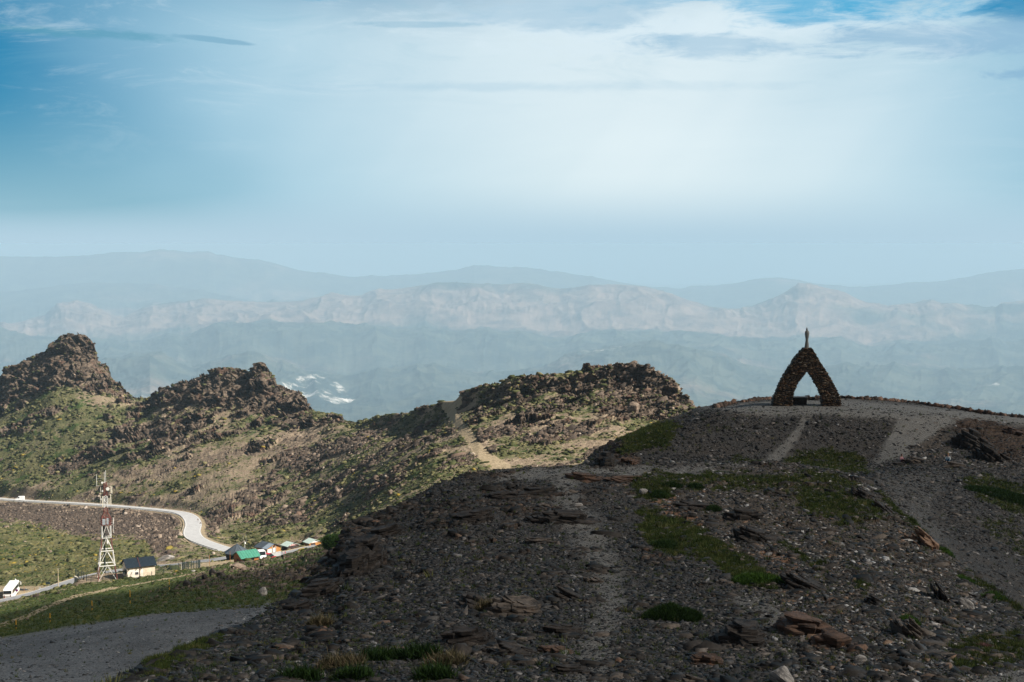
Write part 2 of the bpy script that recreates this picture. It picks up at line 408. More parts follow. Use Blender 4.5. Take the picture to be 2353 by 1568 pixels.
# ------------------------------------------------------------------ FAR: slopes, saddle, ridge and rock peaks
def full(D, py, a=-500, b=3000): return [(a, py, D), (b, py, D)]
CREST = [(-500, 1080, 1150), (-120, 985, 1120), (-40, 930, 1110), (0, 898, 1100), (14, 872, 1100), (26, 850, 1100), (60, 840, 1095), (88, 815, 1090), (108, 802, 1090), (135, 788, 1090), (148, 779, 1090), (198, 777, 1085), (212, 792, 1080), (226, 832, 1075), (247, 848, 1070),
  (256, 872, 1065), (280, 893, 1060), (305, 914, 1050), (335, 919, 1040), (372, 900, 1000), (402, 887, 990), (450, 871, 975), (505, 849, 960), (530, 848, 955), (560, 853, 950), (574, 856, 945), (582, 844, 945), (606, 844, 940), (616, 856, 938), (628, 872, 935), (633, 897, 930), (690, 898, 915), (700, 915, 910), (709, 934, 905),
  (722, 947, 880), (765, 952, 860), (792, 969, 830), (820, 971, 805), (850, 964, 790), (880, 955, 770), (950, 947, 725), (990, 933, 695), (1012, 924, 668), (1046, 921, 650), (1060, 905, 635), (1100, 890, 620), (1150, 884, 606), (1166, 869, 600),
  (1240, 862, 588), (1320, 855, 580), (1345, 847, 577), (1400, 838, 572), (1462, 834, 566), (1500, 848, 560), (1515, 866, 556), (1548, 880, 550), (1572, 902, 544), (1592, 925, 536), (1612, 938, 528), (1650, 968, 520), (1800, 1040, 515), (3000, 1400, 515)]
def crest_shift(dy, k, extra=None):
    return [(px, py + dy, D * k) for px, py, D in CREST]
BASE = [(-500, 1090, 1080), (-120, 1000, 1045), (0, 955, 1030), (60, 930, 1025), (120, 900, 1020), (180, 888, 1020), (240, 912, 1010), (300, 925, 1005), (335, 935, 990), (372, 935, 950), (450, 945, 910), (560, 945, 890), (633, 962, 870), (700, 972, 850), (765, 975, 810), (820, 988, 780),
  (880, 978, 755), (950, 975, 705), (1000, 958, 665), (1046, 940, 630), (1100, 925, 603), (1166, 915, 582), (1240, 905, 570), (1345, 900, 562), (1462, 895, 552), (1520, 915, 540), (1580, 950, 525), (1620, 975, 515), (1800, 1060, 510), (3000, 1420, 510)]
FAR_ROWS = [
  full(3, 2900), full(25, 1880),
  [(-500, 1585, 60), (0, 1572, 60), (350, 1590, 62), (700, 1640, 64), (1200, 1850, 66), (3000, 1900, 66)],
  [(-500, 1500, 110), (0, 1470, 112), (200, 1436, 114), (350, 1412, 116), (500, 1400, 118), (650, 1384, 122), (760, 1372, 126), (900, 1430, 130), (1200, 1560, 130), (3000, 1560, 130)],
  [(-500, 1475, 190), (0, 1432, 195), (150, 1400, 200), (300, 1380, 205), (450, 1350, 205), (600, 1330, 205), (700, 1308, 205), (780, 1285, 205), (900, 1270, 205), (1200, 1250, 205), (3000, 1320, 205)],
  [(-500, 1430, 290), (0, 1398, 300), (60, 1385, 302), (130, 1362, 308), (200, 1345, 318), (265, 1336, 326), (310, 1332, 333), (430, 1314, 338), (520, 1299, 348), (545, 1300, 345), (600, 1291, 350), (650, 1281, 355), (700, 1266, 355), (740, 1254, 350), (800, 1236, 345), (900, 1200, 320), (1000, 1155, 295), (1100, 1125, 272), (1200, 1110, 262), (1400, 1100, 245), (3000, 1250, 240)],
  [(-500, 1398, 410), (0, 1377, 412), (60, 1366, 410), (130, 1352, 400), (200, 1338, 385), (265, 1328, 372), (320, 1320, 378), (430, 1305, 395), (530, 1293, 405), (600, 1287, 415), (650, 1279, 425), (700, 1266, 435), (740, 1257, 440), (800, 1215, 445), (900, 1160, 440), (1000, 1112, 440), (1100, 1088, 442), (1160, 1080, 445), (1250, 1070, 448), (1400, 1058, 450), (3000, 1200, 450)],
  [(-500, 1350, 500), (0, 1352, 480), (90, 1342, 470), (150, 1335, 460), (260, 1312, 450), (350, 1300, 450), (450, 1289, 440), (530, 1279, 445), (600, 1270, 452), (700, 1252, 468), (750, 1238, 478), (800, 1190, 500), (900, 1125, 485), (1000, 1075, 475), (1100, 1055, 472), (1160, 1050, 472), (1250, 1040, 472), (1400, 1025, 472), (3000, 1180, 470)],
  [(-500, 1230, 680), (0, 1240, 650), (200, 1232, 630), (350, 1225, 610), (420, 1232, 595), (480, 1252, 545), (530, 1264, 515), (600, 1240, 530), (700, 1205, 560), (800, 1135, 575), (900, 1075, 550), (1000, 1030, 530), (1100, 1008, 515), (1160, 1003, 510), (1250, 993, 505), (1400, 978, 500), (1600, 990, 490), (3000, 1150, 485)],
  [(-500, 1130, 930), (0, 1147, 870), (200, 1160, 800), (350, 1171, 740), (400, 1177, 715), (440, 1190, 690), (480, 1222, 635), (530, 1236, 600), (600, 1195, 640), (700, 1130, 670), (800, 1070, 665), (900, 1032, 635), (1000, 995, 600), (1060, 970, 572), (1100, 960, 560), (1200, 945, 548), (1400, 930, 535), (1550, 945, 515), (1620, 990, 505), (3000, 1440, 500)],
  [(-500, 1110, 1000), (0, 1050, 960), (100, 1020, 950), (200, 1010, 930), (350, 1010, 890), (450, 1020, 850), (600, 1020, 820), (700, 1015, 800), (800, 1010, 755), (880, 1000, 720), (950, 1000, 680), (1000, 975, 645), (1046, 952, 610), (1100, 942, 588), (1200, 930, 565), (1345, 915, 550), (1462, 910, 540), (1550, 930, 522), (1600, 968, 512), (1650, 1000, 508), (3000, 1450, 505)],
  BASE, CREST,
  crest_shift(14, 1.025), crest_shift(120, 1.12),
  [(-500, 1700, 1700), (3000, 1700, 1300)],
]
cols_far = np.concatenate([np.arange(-500, -60, 6), np.arange(-60, 1660, 1.7), np.arange(1660, 3000, 12)])
# coarse undisplaced surface for finding the ground under roads and buildings
PC = loft(FAR_ROWS, np.arange(-500, 1800, 8.0), [4, 6, 20, 16, 14, 10, 10, 16, 16, 14, 10, 8, 4, 4, 4])
bv0 = bvh_of(PC)
def hit0(px, py, bv=bv0):
    x, y, z = ray(px, py); d = Vector((x, y, z)).normalized()
    h = bv.ray_cast(Vector((0, 0, 0)), d, 5000)
    return h[0]
def spline(pts, n=12):
    pts = [Vector(p) for p in pts]; out = []
    for i in range(len(pts) - 1):
        p0 = pts[max(i - 1, 0)]; p1 = pts[i]; p2 = pts[i + 1]; p3 = pts[min(i + 2, len(pts) - 1)]
        for k in range(n):
            t = k / n; out.append(.5 * ((2 * p1) + (p2 - p0) * t + (2 * p0 - 5 * p1 + 4 * p2 - p3) * t * t + (3 * p1 - p0 - 3 * p2 + p3) * t ** 3))
    return out + [pts[-1]]
def smooth_line(L, it=30):
    A = np.array([tuple(p) for p in L])
    for _ in range(it): A[1:-1, 2] = (A[:-2, 2] + 2 * A[1:-1, 2] + A[2:, 2]) / 4
    for _ in range(it // 3): A[1:-1, :2] = (A[:-2, :2] + 2 * A[1:-1, :2] + A[2:, :2]) / 4
    return A
def road_pts(imgpts): return smooth_line(spline([hit0(*p) for p in imgpts], 14))
UP = smooth_line(spline([at(*p) for p in [(-160, 1131, 960), (-60, 1141, 915), (0, 1147, 885), (60, 1152, 860), (150, 1156, 825), (240, 1162, 792), (330, 1169, 756), (385, 1175, 730), (418, 1180, 706), (438, 1190, 676), (445, 1206, 642), (441, 1224, 608), (452, 1240, 577), (490, 1255, 545), (528, 1266, 518), (580, 1272, 500), (650, 1264, 505)]], 14))
LOW = smooth_line(spline([at(*p) for p in [(-120, 1420, 366), (-40, 1398, 376), (20, 1380, 386), (80, 1365, 394), (128, 1350, 404), (165, 1338, 412), (200, 1327, 420), (260, 1315, 432), (330, 1306, 440), (400, 1299, 438), (450, 1292, 436), (490, 1287, 434), (529, 1283, 434), (590, 1280, 432), (650, 1274, 440), (700, 1263, 448), (740, 1254, 456)]], 14))
def flatten(P, line, half, shoulder, drop=0.12):
    """cut or fill the ground so that the road lies level across; returns mask"""
    Q = P.reshape(-1, 3); near = np.zeros(len(Q), bool)
    lo = line.min(0) - half - shoulder; hi = line.max(0) + half + shoulder
    sel = np.where((Q[:, 0] > lo[0]) & (Q[:, 0] < hi[0]) & (Q[:, 1] > lo[1]) & (Q[:, 1] < hi[1]))[0]
    q = Q[sel]; best = np.full(len(sel), 1e9); zz = np.zeros(len(sel))
    for a, b in zip(line[:-1], line[1:]):
        d = b - a; t = np.clip(((q[:, 0] - a[0]) * d[0] + (q[:, 1] - a[1]) * d[1]) / (d[0] ** 2 + d[1] ** 2 + 1e-9), 0, 1)
        r = np.hypot(q[:, 0] - a[0] - t * d[0], q[:, 1] - a[1] - t * d[1]); m = r < best
        best = np.where(m, r, best); zz = np.where(m, a[2] + t * d[2], zz)
    w = 1 - sstep(best, half, half + shoulder)
    Q[sel, 2] = Q[sel, 2] * (1 - w) + (zz - drop) * w
    mask = np.zeros(len(Q)); mask[sel] = 1 - sstep(best, half + .3, half + 1.6)
    return mask.reshape(P.shape[:2])
PF = loft(FAR_ROWS, cols_far, [5, 10, 70, 46, 46, 50, 34, 60, 66, 70, 46, 90, 6, 10, 8])
def far_masks(P):
    px, py = proj(P); Q = np.stack([P[..., 0] / P[..., 1], P[..., 2] / P[..., 1], np.log(P[..., 1])], -1).reshape(-1, 3) * F
    sh = px.shape
    wn = (fbm(Q / 60, 4, 3) - .5).reshape(sh); wn2 = (fbm(Q / 22, 4, 31) - .5).reshape(sh)
    X = px + wn * 60 + wn2 * 22; Y = py + wn2 * 40 + wn * 25
    rock = np.zeros(sh)
    def add(pts, soft, k=1.0):
        nonlocal rock; rock = np.maximum(rock, k * inpoly(X, Y, pts, soft))
    front = P[..., 1] > 240
    add([(-200, 1000), (0, 952), (60, 932), (120, 903), (170, 890), (235, 905), (300, 925), (330, 915), (200, 700), (-200, 760)], 9)
    add([(120, 1085), (230, 1000), (330, 925), (400, 860), (560, 820), (720, 870), (715, 940), (770, 945), (800, 972), (700, 985), (600, 985), (520, 1010), (420, 1040), (330, 1050), (200, 1090)], 10)
    add([(1040, 925), (1060, 890), (1200, 840), (1460, 800), (1540, 850), (1640, 950), (1560, 985), (1450, 975), (1300, 960), (1190, 950), (1120, 955), (1070, 960)], 16, .74)
    cliff = np.maximum(inpoly(X, Y, [(1360, 905), (1440, 880), (1500, 850), (1560, 885), (1630, 945), (1560, 965), (1450, 960), (1380, 950)], 12), inpoly(X, Y, [(1330, 862), (1350, 838), (1460, 826), (1510, 845), (1490, 880), (1380, 885)], 10)) * (P[..., 1] > 400)
    add([(1130, 1050), (1250, 1010), (1400, 975), (1520, 960), (1600, 960), (1500, 1070), (1300, 1100), (1150, 1090)], 14, .3)
    add([(980, 950), (1000, 925), (1040, 920), (1030, 950)], 8, .7)
    # bands of outcrops running up to the right across the slopes
    ph = R(24); U = (Q[:, 0] * math.cos(ph) + Q[:, 1] * math.sin(ph)); W = (-Q[:, 0] * math.sin(ph) + Q[:, 1] * math.cos(ph))
    B = np.stack([U / 120, W / 26, Q[:, 2] / 160], -1)
    band = fbm(B, 5, 71, .55).reshape(sh)
    reg = np.maximum.reduce([inpoly(px, py, [(470, 1180), (560, 1110), (800, 985), (1000, 935), (1170, 1085), (1000, 1180), (760, 1230), (600, 1230), (480, 1215)], 25) * 1.0,
                             inpoly(px, py, [(1060, 960), (1300, 930), (1620, 930), (1620, 1090), (1150, 1100)], 20) * 1.2,
                             inpoly(px, py, [(150, 1130), (300, 1040), (800, 985), (780, 1060), (500, 1150), (250, 1150)], 25) * .75,
                             inpoly(px, py, [(-200, 1040), (100, 930), (320, 930), (250, 1060), (-200, 1120)], 20) * .55])
    rock = np.where(rock < .9, sstep(rock * .55 + band, .74, .80), rock) * front
    rock = np.maximum(rock, sstep(band + .085 * reg, .612, .640) * np.clip(reg * 1.4, 0, 1) * front)
    rock *= sstep(fbm(B * 1.7 + 9, 4, 73).reshape(sh) + .25 * inpoly(X, Y, [(-200, 1000), (0, 945), (60, 925), (160, 895), (240, 890), (300, 905), (330, 915), (420, 900), (560, 935), (700, 950), (720, 900), (560, 780), (-200, 700)], 12), .40, .46)
    rock = np.maximum(rock, .95 * cliff)
    # dark crags named in the picture
    for pts in ([(640, 1060), (720, 1030), (800, 1010), (870, 985), (880, 1000), (800, 1040), (720, 1075), (650, 1085)], [(560, 1120), (640, 1085), (655, 1095), (600, 1140), (540, 1160)], [(460, 1205), (500, 1170), (560, 1150), (540, 1180), (490, 1225), (462, 1240)],
                [(600, 1200), (700, 1150), (720, 1165), (640, 1210)], [(840, 1120), (930, 1080), (940, 1100), (850, 1140)]):
        rock = np.maximum(rock, inpoly(X, Y, pts, 7) * .9 * front)
    scree = np.maximum.reduce([inpoly(X, Y, [(-50, 1150), (200, 1165), (420, 1180), (410, 1260), (370, 1290), (330, 1235), (200, 1235), (60, 1200), (-50, 1200)], 14),
                               inpoly(X, Y, [(180, 1095), (400, 1050), (600, 1010), (760, 985), (700, 1030), (500, 1070), (300, 1110)], 14) * .5,
                               inpoly(X, Y, [(560, 1300), (640, 1310), (760, 1300), (740, 1330), (600, 1345)], 10) * .7]) * (P[..., 1] > 150)
    grass = .52 + .95 * (fbm(Q / 95 + 5, 4, 5).reshape(sh) - .5)
    grass += .45 * inpoly(px, py, [(-400, 1190), (200, 1200), (420, 1255), (330, 1290), (200, 1335), (-400, 1380)], 20)
    grass += .25 * inpoly(px, py, [(-400, 1000), (300, 950), (200, 1100), (-400, 1140)], 25)
    grass -= .05 * inpoly(px, py, [(400, 1080), (800, 985), (850, 990), (760, 1060), (480, 1160)], 25)
    grass += .10 * inpoly(px, py, [(480, 1240), (800, 1080), (1000, 1000), (1130, 1090), (900, 1200), (560, 1260)], 25)
    grass -= .07 * inpoly(px, py, [(1050, 900), (1650, 850), (1650, 1100), (1150, 1100)], 20)
    slope = inpoly(px, py, [(-400, 1480), (0, 1466), (200, 1434), (350, 1412), (500, 1398), (650, 1382), (800, 1370), (800, 1200), (740, 1250), (640, 1283), (520, 1296), (420, 1312), (310, 1330), (200, 1345), (100, 1368), (0, 1396), (-400, 1430)], 4) * (P[..., 1] < 372)
    grass = np.where(slope > .5, .95 + .35 * wn2, grass)
    lush = np.clip(sstep(fbm(Q / 34 + 50, 4, 15).reshape(sh), .53, .64) * .9, 0, 1)
    lush = np.maximum(lush, .62 * slope + .25 * wn * slope)
    bloom = np.clip(inpoly(px, py, [(-400, 1190), (200, 1200), (420, 1255), (330, 1290), (200, 1335), (-400, 1380)], 20) + .6 * inpoly(px, py, [(470, 1240), (800, 1080), (860, 1090), (700, 1230), (560, 1262)], 20)
                    + .7 * inpoly(px, py, [(250, 1090), (480, 1050), (560, 1060), (480, 1130), (280, 1140)], 20) + .4 * inpoly(px, py, [(-200, 1050), (150, 1050), (100, 1110), (-200, 1120)], 20), 0, 1)
    gravel = inpoly(px + wn2 * 14, py + wn * 8, [(-700, 1530), (0, 1466), (200, 1433), (350, 1411), (500, 1397), (650, 1381), (790, 1370), (1000, 1700), (-700, 2400)], 3) * (P[..., 1] < 160)
    rk2 = sstep(fbm(Q / 26 + 30, 5, 91).reshape(sh) + .06 * inpoly(px, py, [(430, 1310), (760, 1240), (760, 1360), (480, 1390)], 20), .600, .64) * slope * (1 - gravel) * inpoly(px, py, [(300, 1400), (420, 1320), (640, 1270), (800, 1220), (800, 1380)], 25)
    rock = np.maximum(rock * (1 - slope), rk2)
    # foot path up the ridge, thin tracks on the green slope
    fp = nearline(px + wn2 * 6, py, [(1046, 921, 17), (1030, 936, 14), (1040, 955, 12), (1058, 980, 12), (1082, 1008, 12), (1100, 1036, 13), (1122, 1056, 14), (1170, 1086, 16)])
    path = 1 - sstep(fp, .75, 1.35)
    tr = nearline(px + wn2 * 8, py, [(-30, 1448, 5), (60, 1418, 5), (120, 1390, 5), (175, 1370, 4), (260, 1352, 3), (360, 1335, 2), (480, 1312, 2)])
    path = np.maximum(path, .62 * (1 - sstep(tr, .7, 1.4)) * slope)
    pz = np.maximum.reduce([inpoly(px, py, [(640, 1290), (715, 1262), (740, 1255), (745, 1268), (660, 1300)], 3), inpoly(px, py, [(400, 1312), (450, 1296), (540, 1285), (540, 1296), (440, 1312)], 3), inpoly(px, py, [(-200, 1392), (0, 1382), (60, 1372), (120, 1352), (110, 1346), (-200, 1352)], 3)]) * (P[..., 1] > 356)
    path = np.maximum(path, pz)
    rock = rock * (1 - np.clip(path * 1.6, 0, 1)) * (1 - gravel)
    grass = grass * (1 - .9 * scree)
    return dict(rock=rock, grass=np.clip(grass, 0, 1.2), path=path, scree=scree * (1 - gravel), bloom=bloom, lush=lush, gravel=gravel), Q, px, py, U, W
MF, QF, pxF, pyF, UF, WF = far_masks(PF)
nF = normals(PF); sh = pxF.shape; unit = PF[..., 1] / F
road_keep = np.zeros(sh)
for ln, hf, shd in ((UP, 4.2, 5.0), (LOW, 3.4, 4.0)):
    pass
rk = MF['rock']; amp = np.where(pyF < 990, 1.0, .8)
sel = np.where(rk.ravel() > .02)[0]
dis = np.zeros(rk.size); Bq = np.stack([UF, WF, QF[:, 2] * .6], -1)[sel]
warp = np.stack([fbm(Bq / 18, 3, 41), fbm(Bq / 18, 3, 43), fbm(Bq / 18, 3, 47)], -1) - .5
d1, e1 = worley(Bq / np.array([60., 24., 50.]) + warp * 1.1, 100)
d2, e2 = worley(Bq / np.array([26., 7.5, 22.]) + warp * .8, 200)
d3, e3 = worley(Bq / np.array([9.0, 2.8, 8.0]) + warp * .5, 300)
sw = lambda per, s_: ((Bq[:, 1] / per + 1.6 * (fbm(Bq / np.array([per * 6, per * 2.2, per * 6]), 3, s_) - .5) * 2) % 1.0)
d0, e0 = worley(Bq / np.array([85., 62., 70.]) + warp * 1.3, 400)
peak = (pyF.ravel()[sel] < 985) | ((pyF.ravel()[sel] < 1060) & (pxF.ravel()[sel] < 640))
dis[sel] = (d0 * 11 + d1 * 5.5 + d2 * 1.3 + (sw(19., 611) - .5) * 5.5 + (sw(7.5, 613) - .5) * 1.8 - 5 * (e0 < .05) - 3 * (e1 < .05) + 7 * (ridged(Bq / np.array([75, 40, 75.]), 2, 61) - .45)) * np.where(peak, 1.15, .34)
dis = dis.reshape(sh) * rk + rk * 3.0
meadow = (fbm(QF / 40, 4, 81).reshape(sh) - .5) * 10 + (fbm(QF / 9, 4, 83).reshape(sh) - .5) * 4.6
meadow = meadow * (1 - MF['path'] * .9) * (1 - MF['gravel'] * .88)
scr = (fbm(QF / 4.0, 3, 87).reshape(sh) - .5) * 5 * MF['scree']
back = 1 - sstep(np.arange(PF.shape[0]) / PF.shape[0], .965, .985)[:, None]
pkm = (((pyF < 985) | ((pyF < 1060) & (pxF < 640))) & (PF[..., 1] > 450)).astype(float)[..., None]
face = nF * (1 - .62 * pkm) + np.array([0.0, -.80, .16]) * pkm
PF = PF + (face * dis[..., None] + nF * (meadow * (1 - .6 * rk) + scr)[..., None]) * (unit * back)[..., None]
mU = flatten(PF, UP, 4.6, 7.0); mL = flatten(PF, LOW, 3.4, 5.0)
def level(P, px, py, D, r, sh_, dz=0.0):
    c = at(px, py, D); r0 = np.hypot(P[..., 0] - c.x, P[..., 1] - c.y); w = 1 - sstep(r0, r, r + sh_)
    P[..., 2] = P[..., 2] * (1 - w) + (c.z + dz) * w
level(PF, 250, 1330, 350, 6.5, 4); level(PF, 318, 1326, 352, 7, 4)
level(PF, 22, 1374, 402, 9, 4)
cc = at(262, 1333, 349); rc = np.hypot((PF[..., 0] - cc.x) * .75, PF[..., 1] - cc.y); bare = 1 - sstep(rc, 5, 8); MF['grass'] = MF['grass'] * (1 - .75 * bare); MF['rock'] = MF['rock'] * (1 - bare); MF['path'] = np.maximum(MF['path'], bare * .45)
for k in ('rock', 'scree', 'grass'):
    MF[k] = MF[k] * (1 - mU) * (1 - mL)
MF['path'] = np.maximum(MF['path'], np.maximum(mU, mL) * .8)
hills = grid_mesh('hillside', PF, [mat_far()], {k: MF[k] for k in ('rock', 'grass', 'path', 'scree', 'bloom', 'lush', 'gravel')})
tag(hills, 'green and tan mountain slopes with rocky peaks, ridge and saddle', kind='structure')

# ------------------------------------------------------------------ MOUND: the near ridge
MC = [(-400, 1800, 40), (0, 1680, 42), (150, 1620, 44), (250, 1572, 46), (350, 1520, 51), (430, 1490, 55), (500, 1464, 60), (570, 1432, 65), (640, 1392, 70), (700, 1350, 76), (750, 1300, 83), (778, 1262, 88), (790, 1225, 91), (806, 1207, 93), (850, 1190, 96), (900, 1166, 99), (950, 1145, 101), (1000, 1118, 103), (1060, 1092, 106), (1110, 1086, 107), (1160, 1081, 108), (1300, 1070, 110), (1450, 1064, 112), (1600, 1061, 113), (1750, 1062, 113), (1850, 1072, 112), (1900, 1082, 111), (1975, 1095, 109), (2020, 1132, 103), (2070, 1178, 97), (2110, 1212, 93), (2165, 1262, 88), (2210, 1305, 83), (2260, 1342, 79), (2310, 1372, 75), (2360, 1412, 71), (2500, 1520, 62), (3000, 1800, 45)]
def mrow(f, bulge=0.0, D0=42.0):
    out = []
    for px, py, D in MC:
        b = max(1612, py + 12); d0 = min(D0, D * .9)
        out.append((px, b + (py - b) * f - bulge * math.sin(math.pi * f), math.exp(math.log(d0) + (math.log(D) - math.log(d0)) * f)))
    return out
MOUND_ROWS = [full(4, 2900, -400, 3000), [(-400, 1950, 25), (3000, 1950, 25)], mrow(0), mrow(.35, 8), mrow(.7, 6), mrow(1.0),
              [(x, y + 10, D * 1.03) for x, y, D in MC], [(x, y + (190 if x > 1100 else 330), D * (1.13 if x > 1100 else 1.2)) for x, y, D in MC]]
cols_m = np.concatenate([np.arange(-400, 150, 10), np.arange(150, 2420, 1.8), np.arange(2420, 3000, 12)])
PM = loft(MOUND_ROWS, cols_m, [4, 8, 110, 110, 90, 8, 14])
GRASS_M = [([(1440, 1095), (1520, 1085), (1620, 1085), (1900, 1080), (1975, 1100), (1985, 1140), (1900, 1150), (1800, 1135), (1700, 1135), (1600, 1130), (1540, 1130), (1470, 1150)], .52),
           ([(1460, 1170), (1510, 1170), (1600, 1210), (1650, 1250), (1700, 1275), (1760, 1310), (1800, 1362), (1760, 1355), (1700, 1335), (1640, 1310), (1590, 1275), (1550, 1285), (1505, 1270), (1475, 1240)], .78),
           ([(1460, 1100), (1530, 1100), (1545, 1150), (1500, 1160), (1440, 1140)], .7),
           ([(1800, 1120), (2000, 1140), (2060, 1200), (1950, 1220), (1850, 1190)], .6),
           ([(1790, 1230), (1900, 1300), (1890, 1330), (1800, 1265)], .55),
           ([(1960, 1300), (2000, 1330), (2010, 1380), (1960, 1360)], .5), ([(2160, 1480), (2353, 1440), (2353, 1520), (2200, 1560)], .45),
           ([(330, 1530), (500, 1462), (520, 1470), (400, 1525), (340, 1560)], .8), ([(2030, 1100), (2060, 1150), (2160, 1260), (2140, 1262), (2020, 1150)], .6), ([(2200, 1290), (2260, 1335), (2353, 1400), (2353, 1420), (2240, 1345)], .65)]
def mound_masks(P):
    px, py = proj(P); sh = px.shape; Q = np.stack([P[..., 0] / P[..., 1], P[..., 2] / P[..., 1], np.log(P[..., 1])], -1).reshape(-1, 3) * F
    wn = (fbm(Q / 70, 4, 13) - .5).reshape(sh); wn2 = (fbm(Q / 24, 4, 17) - .5).reshape(sh)
    X = px + wn * 70 + wn2 * 26; Y = py + wn2 * 45 + wn * 20
    gr = np.zeros(sh)
    for pts, k in GRASS_M: gr = np.maximum(gr, k * inpoly(X, Y, pts, 14))
    gr = gr * (.05 + 1.75 * (fbm(Q / 16, 5, 19, .6).reshape(sh)))
    rock = np.zeros(sh)
    for pts, k in (([(770, 1190), (840, 1185), (930, 1160), (900, 1230), (850, 1290), (780, 1340), (700, 1380), (690, 1350), (760, 1290)], 1.0), ([(1060, 1090), (1160, 1085), (1300, 1110), (1360, 1160), (1360, 1200), (1250, 1200), (1160, 1190), (1100, 1170)], .62),
                   ([(930, 1150), (1080, 1130), (1120, 1210), (1020, 1230), (930, 1200)], .55), ([(640, 1400), (790, 1300), (820, 1330), (700, 1420)], .8)):
        rock = np.maximum(rock, k * inpoly(X, Y, pts, 14))
    U, W = Q[:, 0] + .12 * Q[:, 1], Q[:, 1] - .12 * Q[:, 0]
    band = fbm(np.stack([U / 80, W / 20, Q[:, 2] / 90], -1), 5, 77, .55).reshape(sh)
    rock = np.maximum(rock * sstep(band, .38, .50), sstep(band, .615, .655) * .9)
    track = nearline(px + wn * 30, py, [(1330, 1040, 70), (1290, 1120, 26), (1330, 1200, 50), (1385, 1290, 50), (1405, 1380, 45), (1370, 1480, 60), (1340, 1600, 80)])
    path = (1 - sstep(track, .15, 1.7)) * .62 * (.6 + .8 * (wn2 + .5))
    path = np.maximum(path, .75 * inpoly(X, Y, [(1140, 1082), (1300, 1072), (1700, 1066), (1780, 1072), (1500, 1090), (1450, 1100), (1300, 1100), (1150, 1110)], 10))
    path = np.maximum(path, .6 * inpoly(X, Y, [(1640, 1350), (1760, 1365), (1800, 1400), (1790, 1500), (1760, 1440), (1700, 1400)], 12))
    path = np.maximum(path, 1.0 * inpoly(px, py + wn2 * 8, [(2160, 1600), (2240, 1566), (2310, 1545), (2400, 1520), (2400, 1700)], 4))
    rock = rock * (1 - .75 * path)
    rust = np.maximum.reduce([inpoly(X, Y, [(1470, 1120), (1530, 1115), (1560, 1160), (1620, 1200), (1590, 1205), (1520, 1175), (1480, 1150)], 8) * .9,
                              inpoly(X, Y, [(1690, 1225), (1740, 1245), (1830, 1290), (1860, 1310), (1800, 1305), (1720, 1265)], 7) * .8])
    tan = np.clip(inpoly(px + wn * 60, py, [(1480, 1080), (2000, 1090), (2250, 1350), (2353, 1600), (1850, 1600), (1750, 1380), (1560, 1200)], 60) * .9 + .3 * wn, 0, 1)
    return dict(grass=np.clip(gr, 0, 1), rock=rock, path=path, rust=rust * (1 - gr * .5), tan=tan), Q, px, py, U, W
MM, QM, pxM, pyM, UM, WM = mound_masks(PM)
def displace_near(P, M, Q, px, py, U, W, back_t, amp=1.0):
    sh = px.shape; n = normals(P); unit = P[..., 1] / F; rk = M['rock']
    sel = np.where(rk.ravel() > .02)[0]; dis = np.zeros(rk.size)
    if len(sel):
        B = np.stack([U, W, Q[:, 2] * .6], -1)[sel]; w = np.stack([fbm(B / 14, 3, 41), fbm(B / 14, 3, 43), fbm(B / 14, 3, 47)], -1) - .5
        d1, e1 = worley(B / np.array([40., 9., 30.]) + w * .7, 100); d2, e2 = worley(B / np.array([15., 3.6, 12.]) + w * .5, 200)
        dis[sel] = d1 * 5.0 + d2 * 2.6 - 1.5 * (e1 < .08)
    dis = dis.reshape(sh) * rk + rk * 2.5
    base = (fbm(Q / 90, 3, 7).reshape(sh) - .5) * 14 + (fbm(Q / 30, 4, 8).reshape(sh) - .5) * 10 + (fbm(Q / 5, 3, 9).reshape(sh) - .5) * 3.0 * (1 - .8 * M['path']) + M['grass'] * 1.5
    back = 1 - sstep(np.arange(sh[0]) / sh[0], back_t, back_t + .03)[:, None] if back_t < 1 else 1
    return P + n * ((dis + base) * unit * back * amp)[..., None]
PM = displace_near(PM, MM, QM, pxM, pyM, UM, WM, .96)
mound = grid_mesh('ground', PM, [mat_near('shale_ground')], MM)
tag(mound, 'dark stony ground of the near ridge with grass patches', kind='structure')

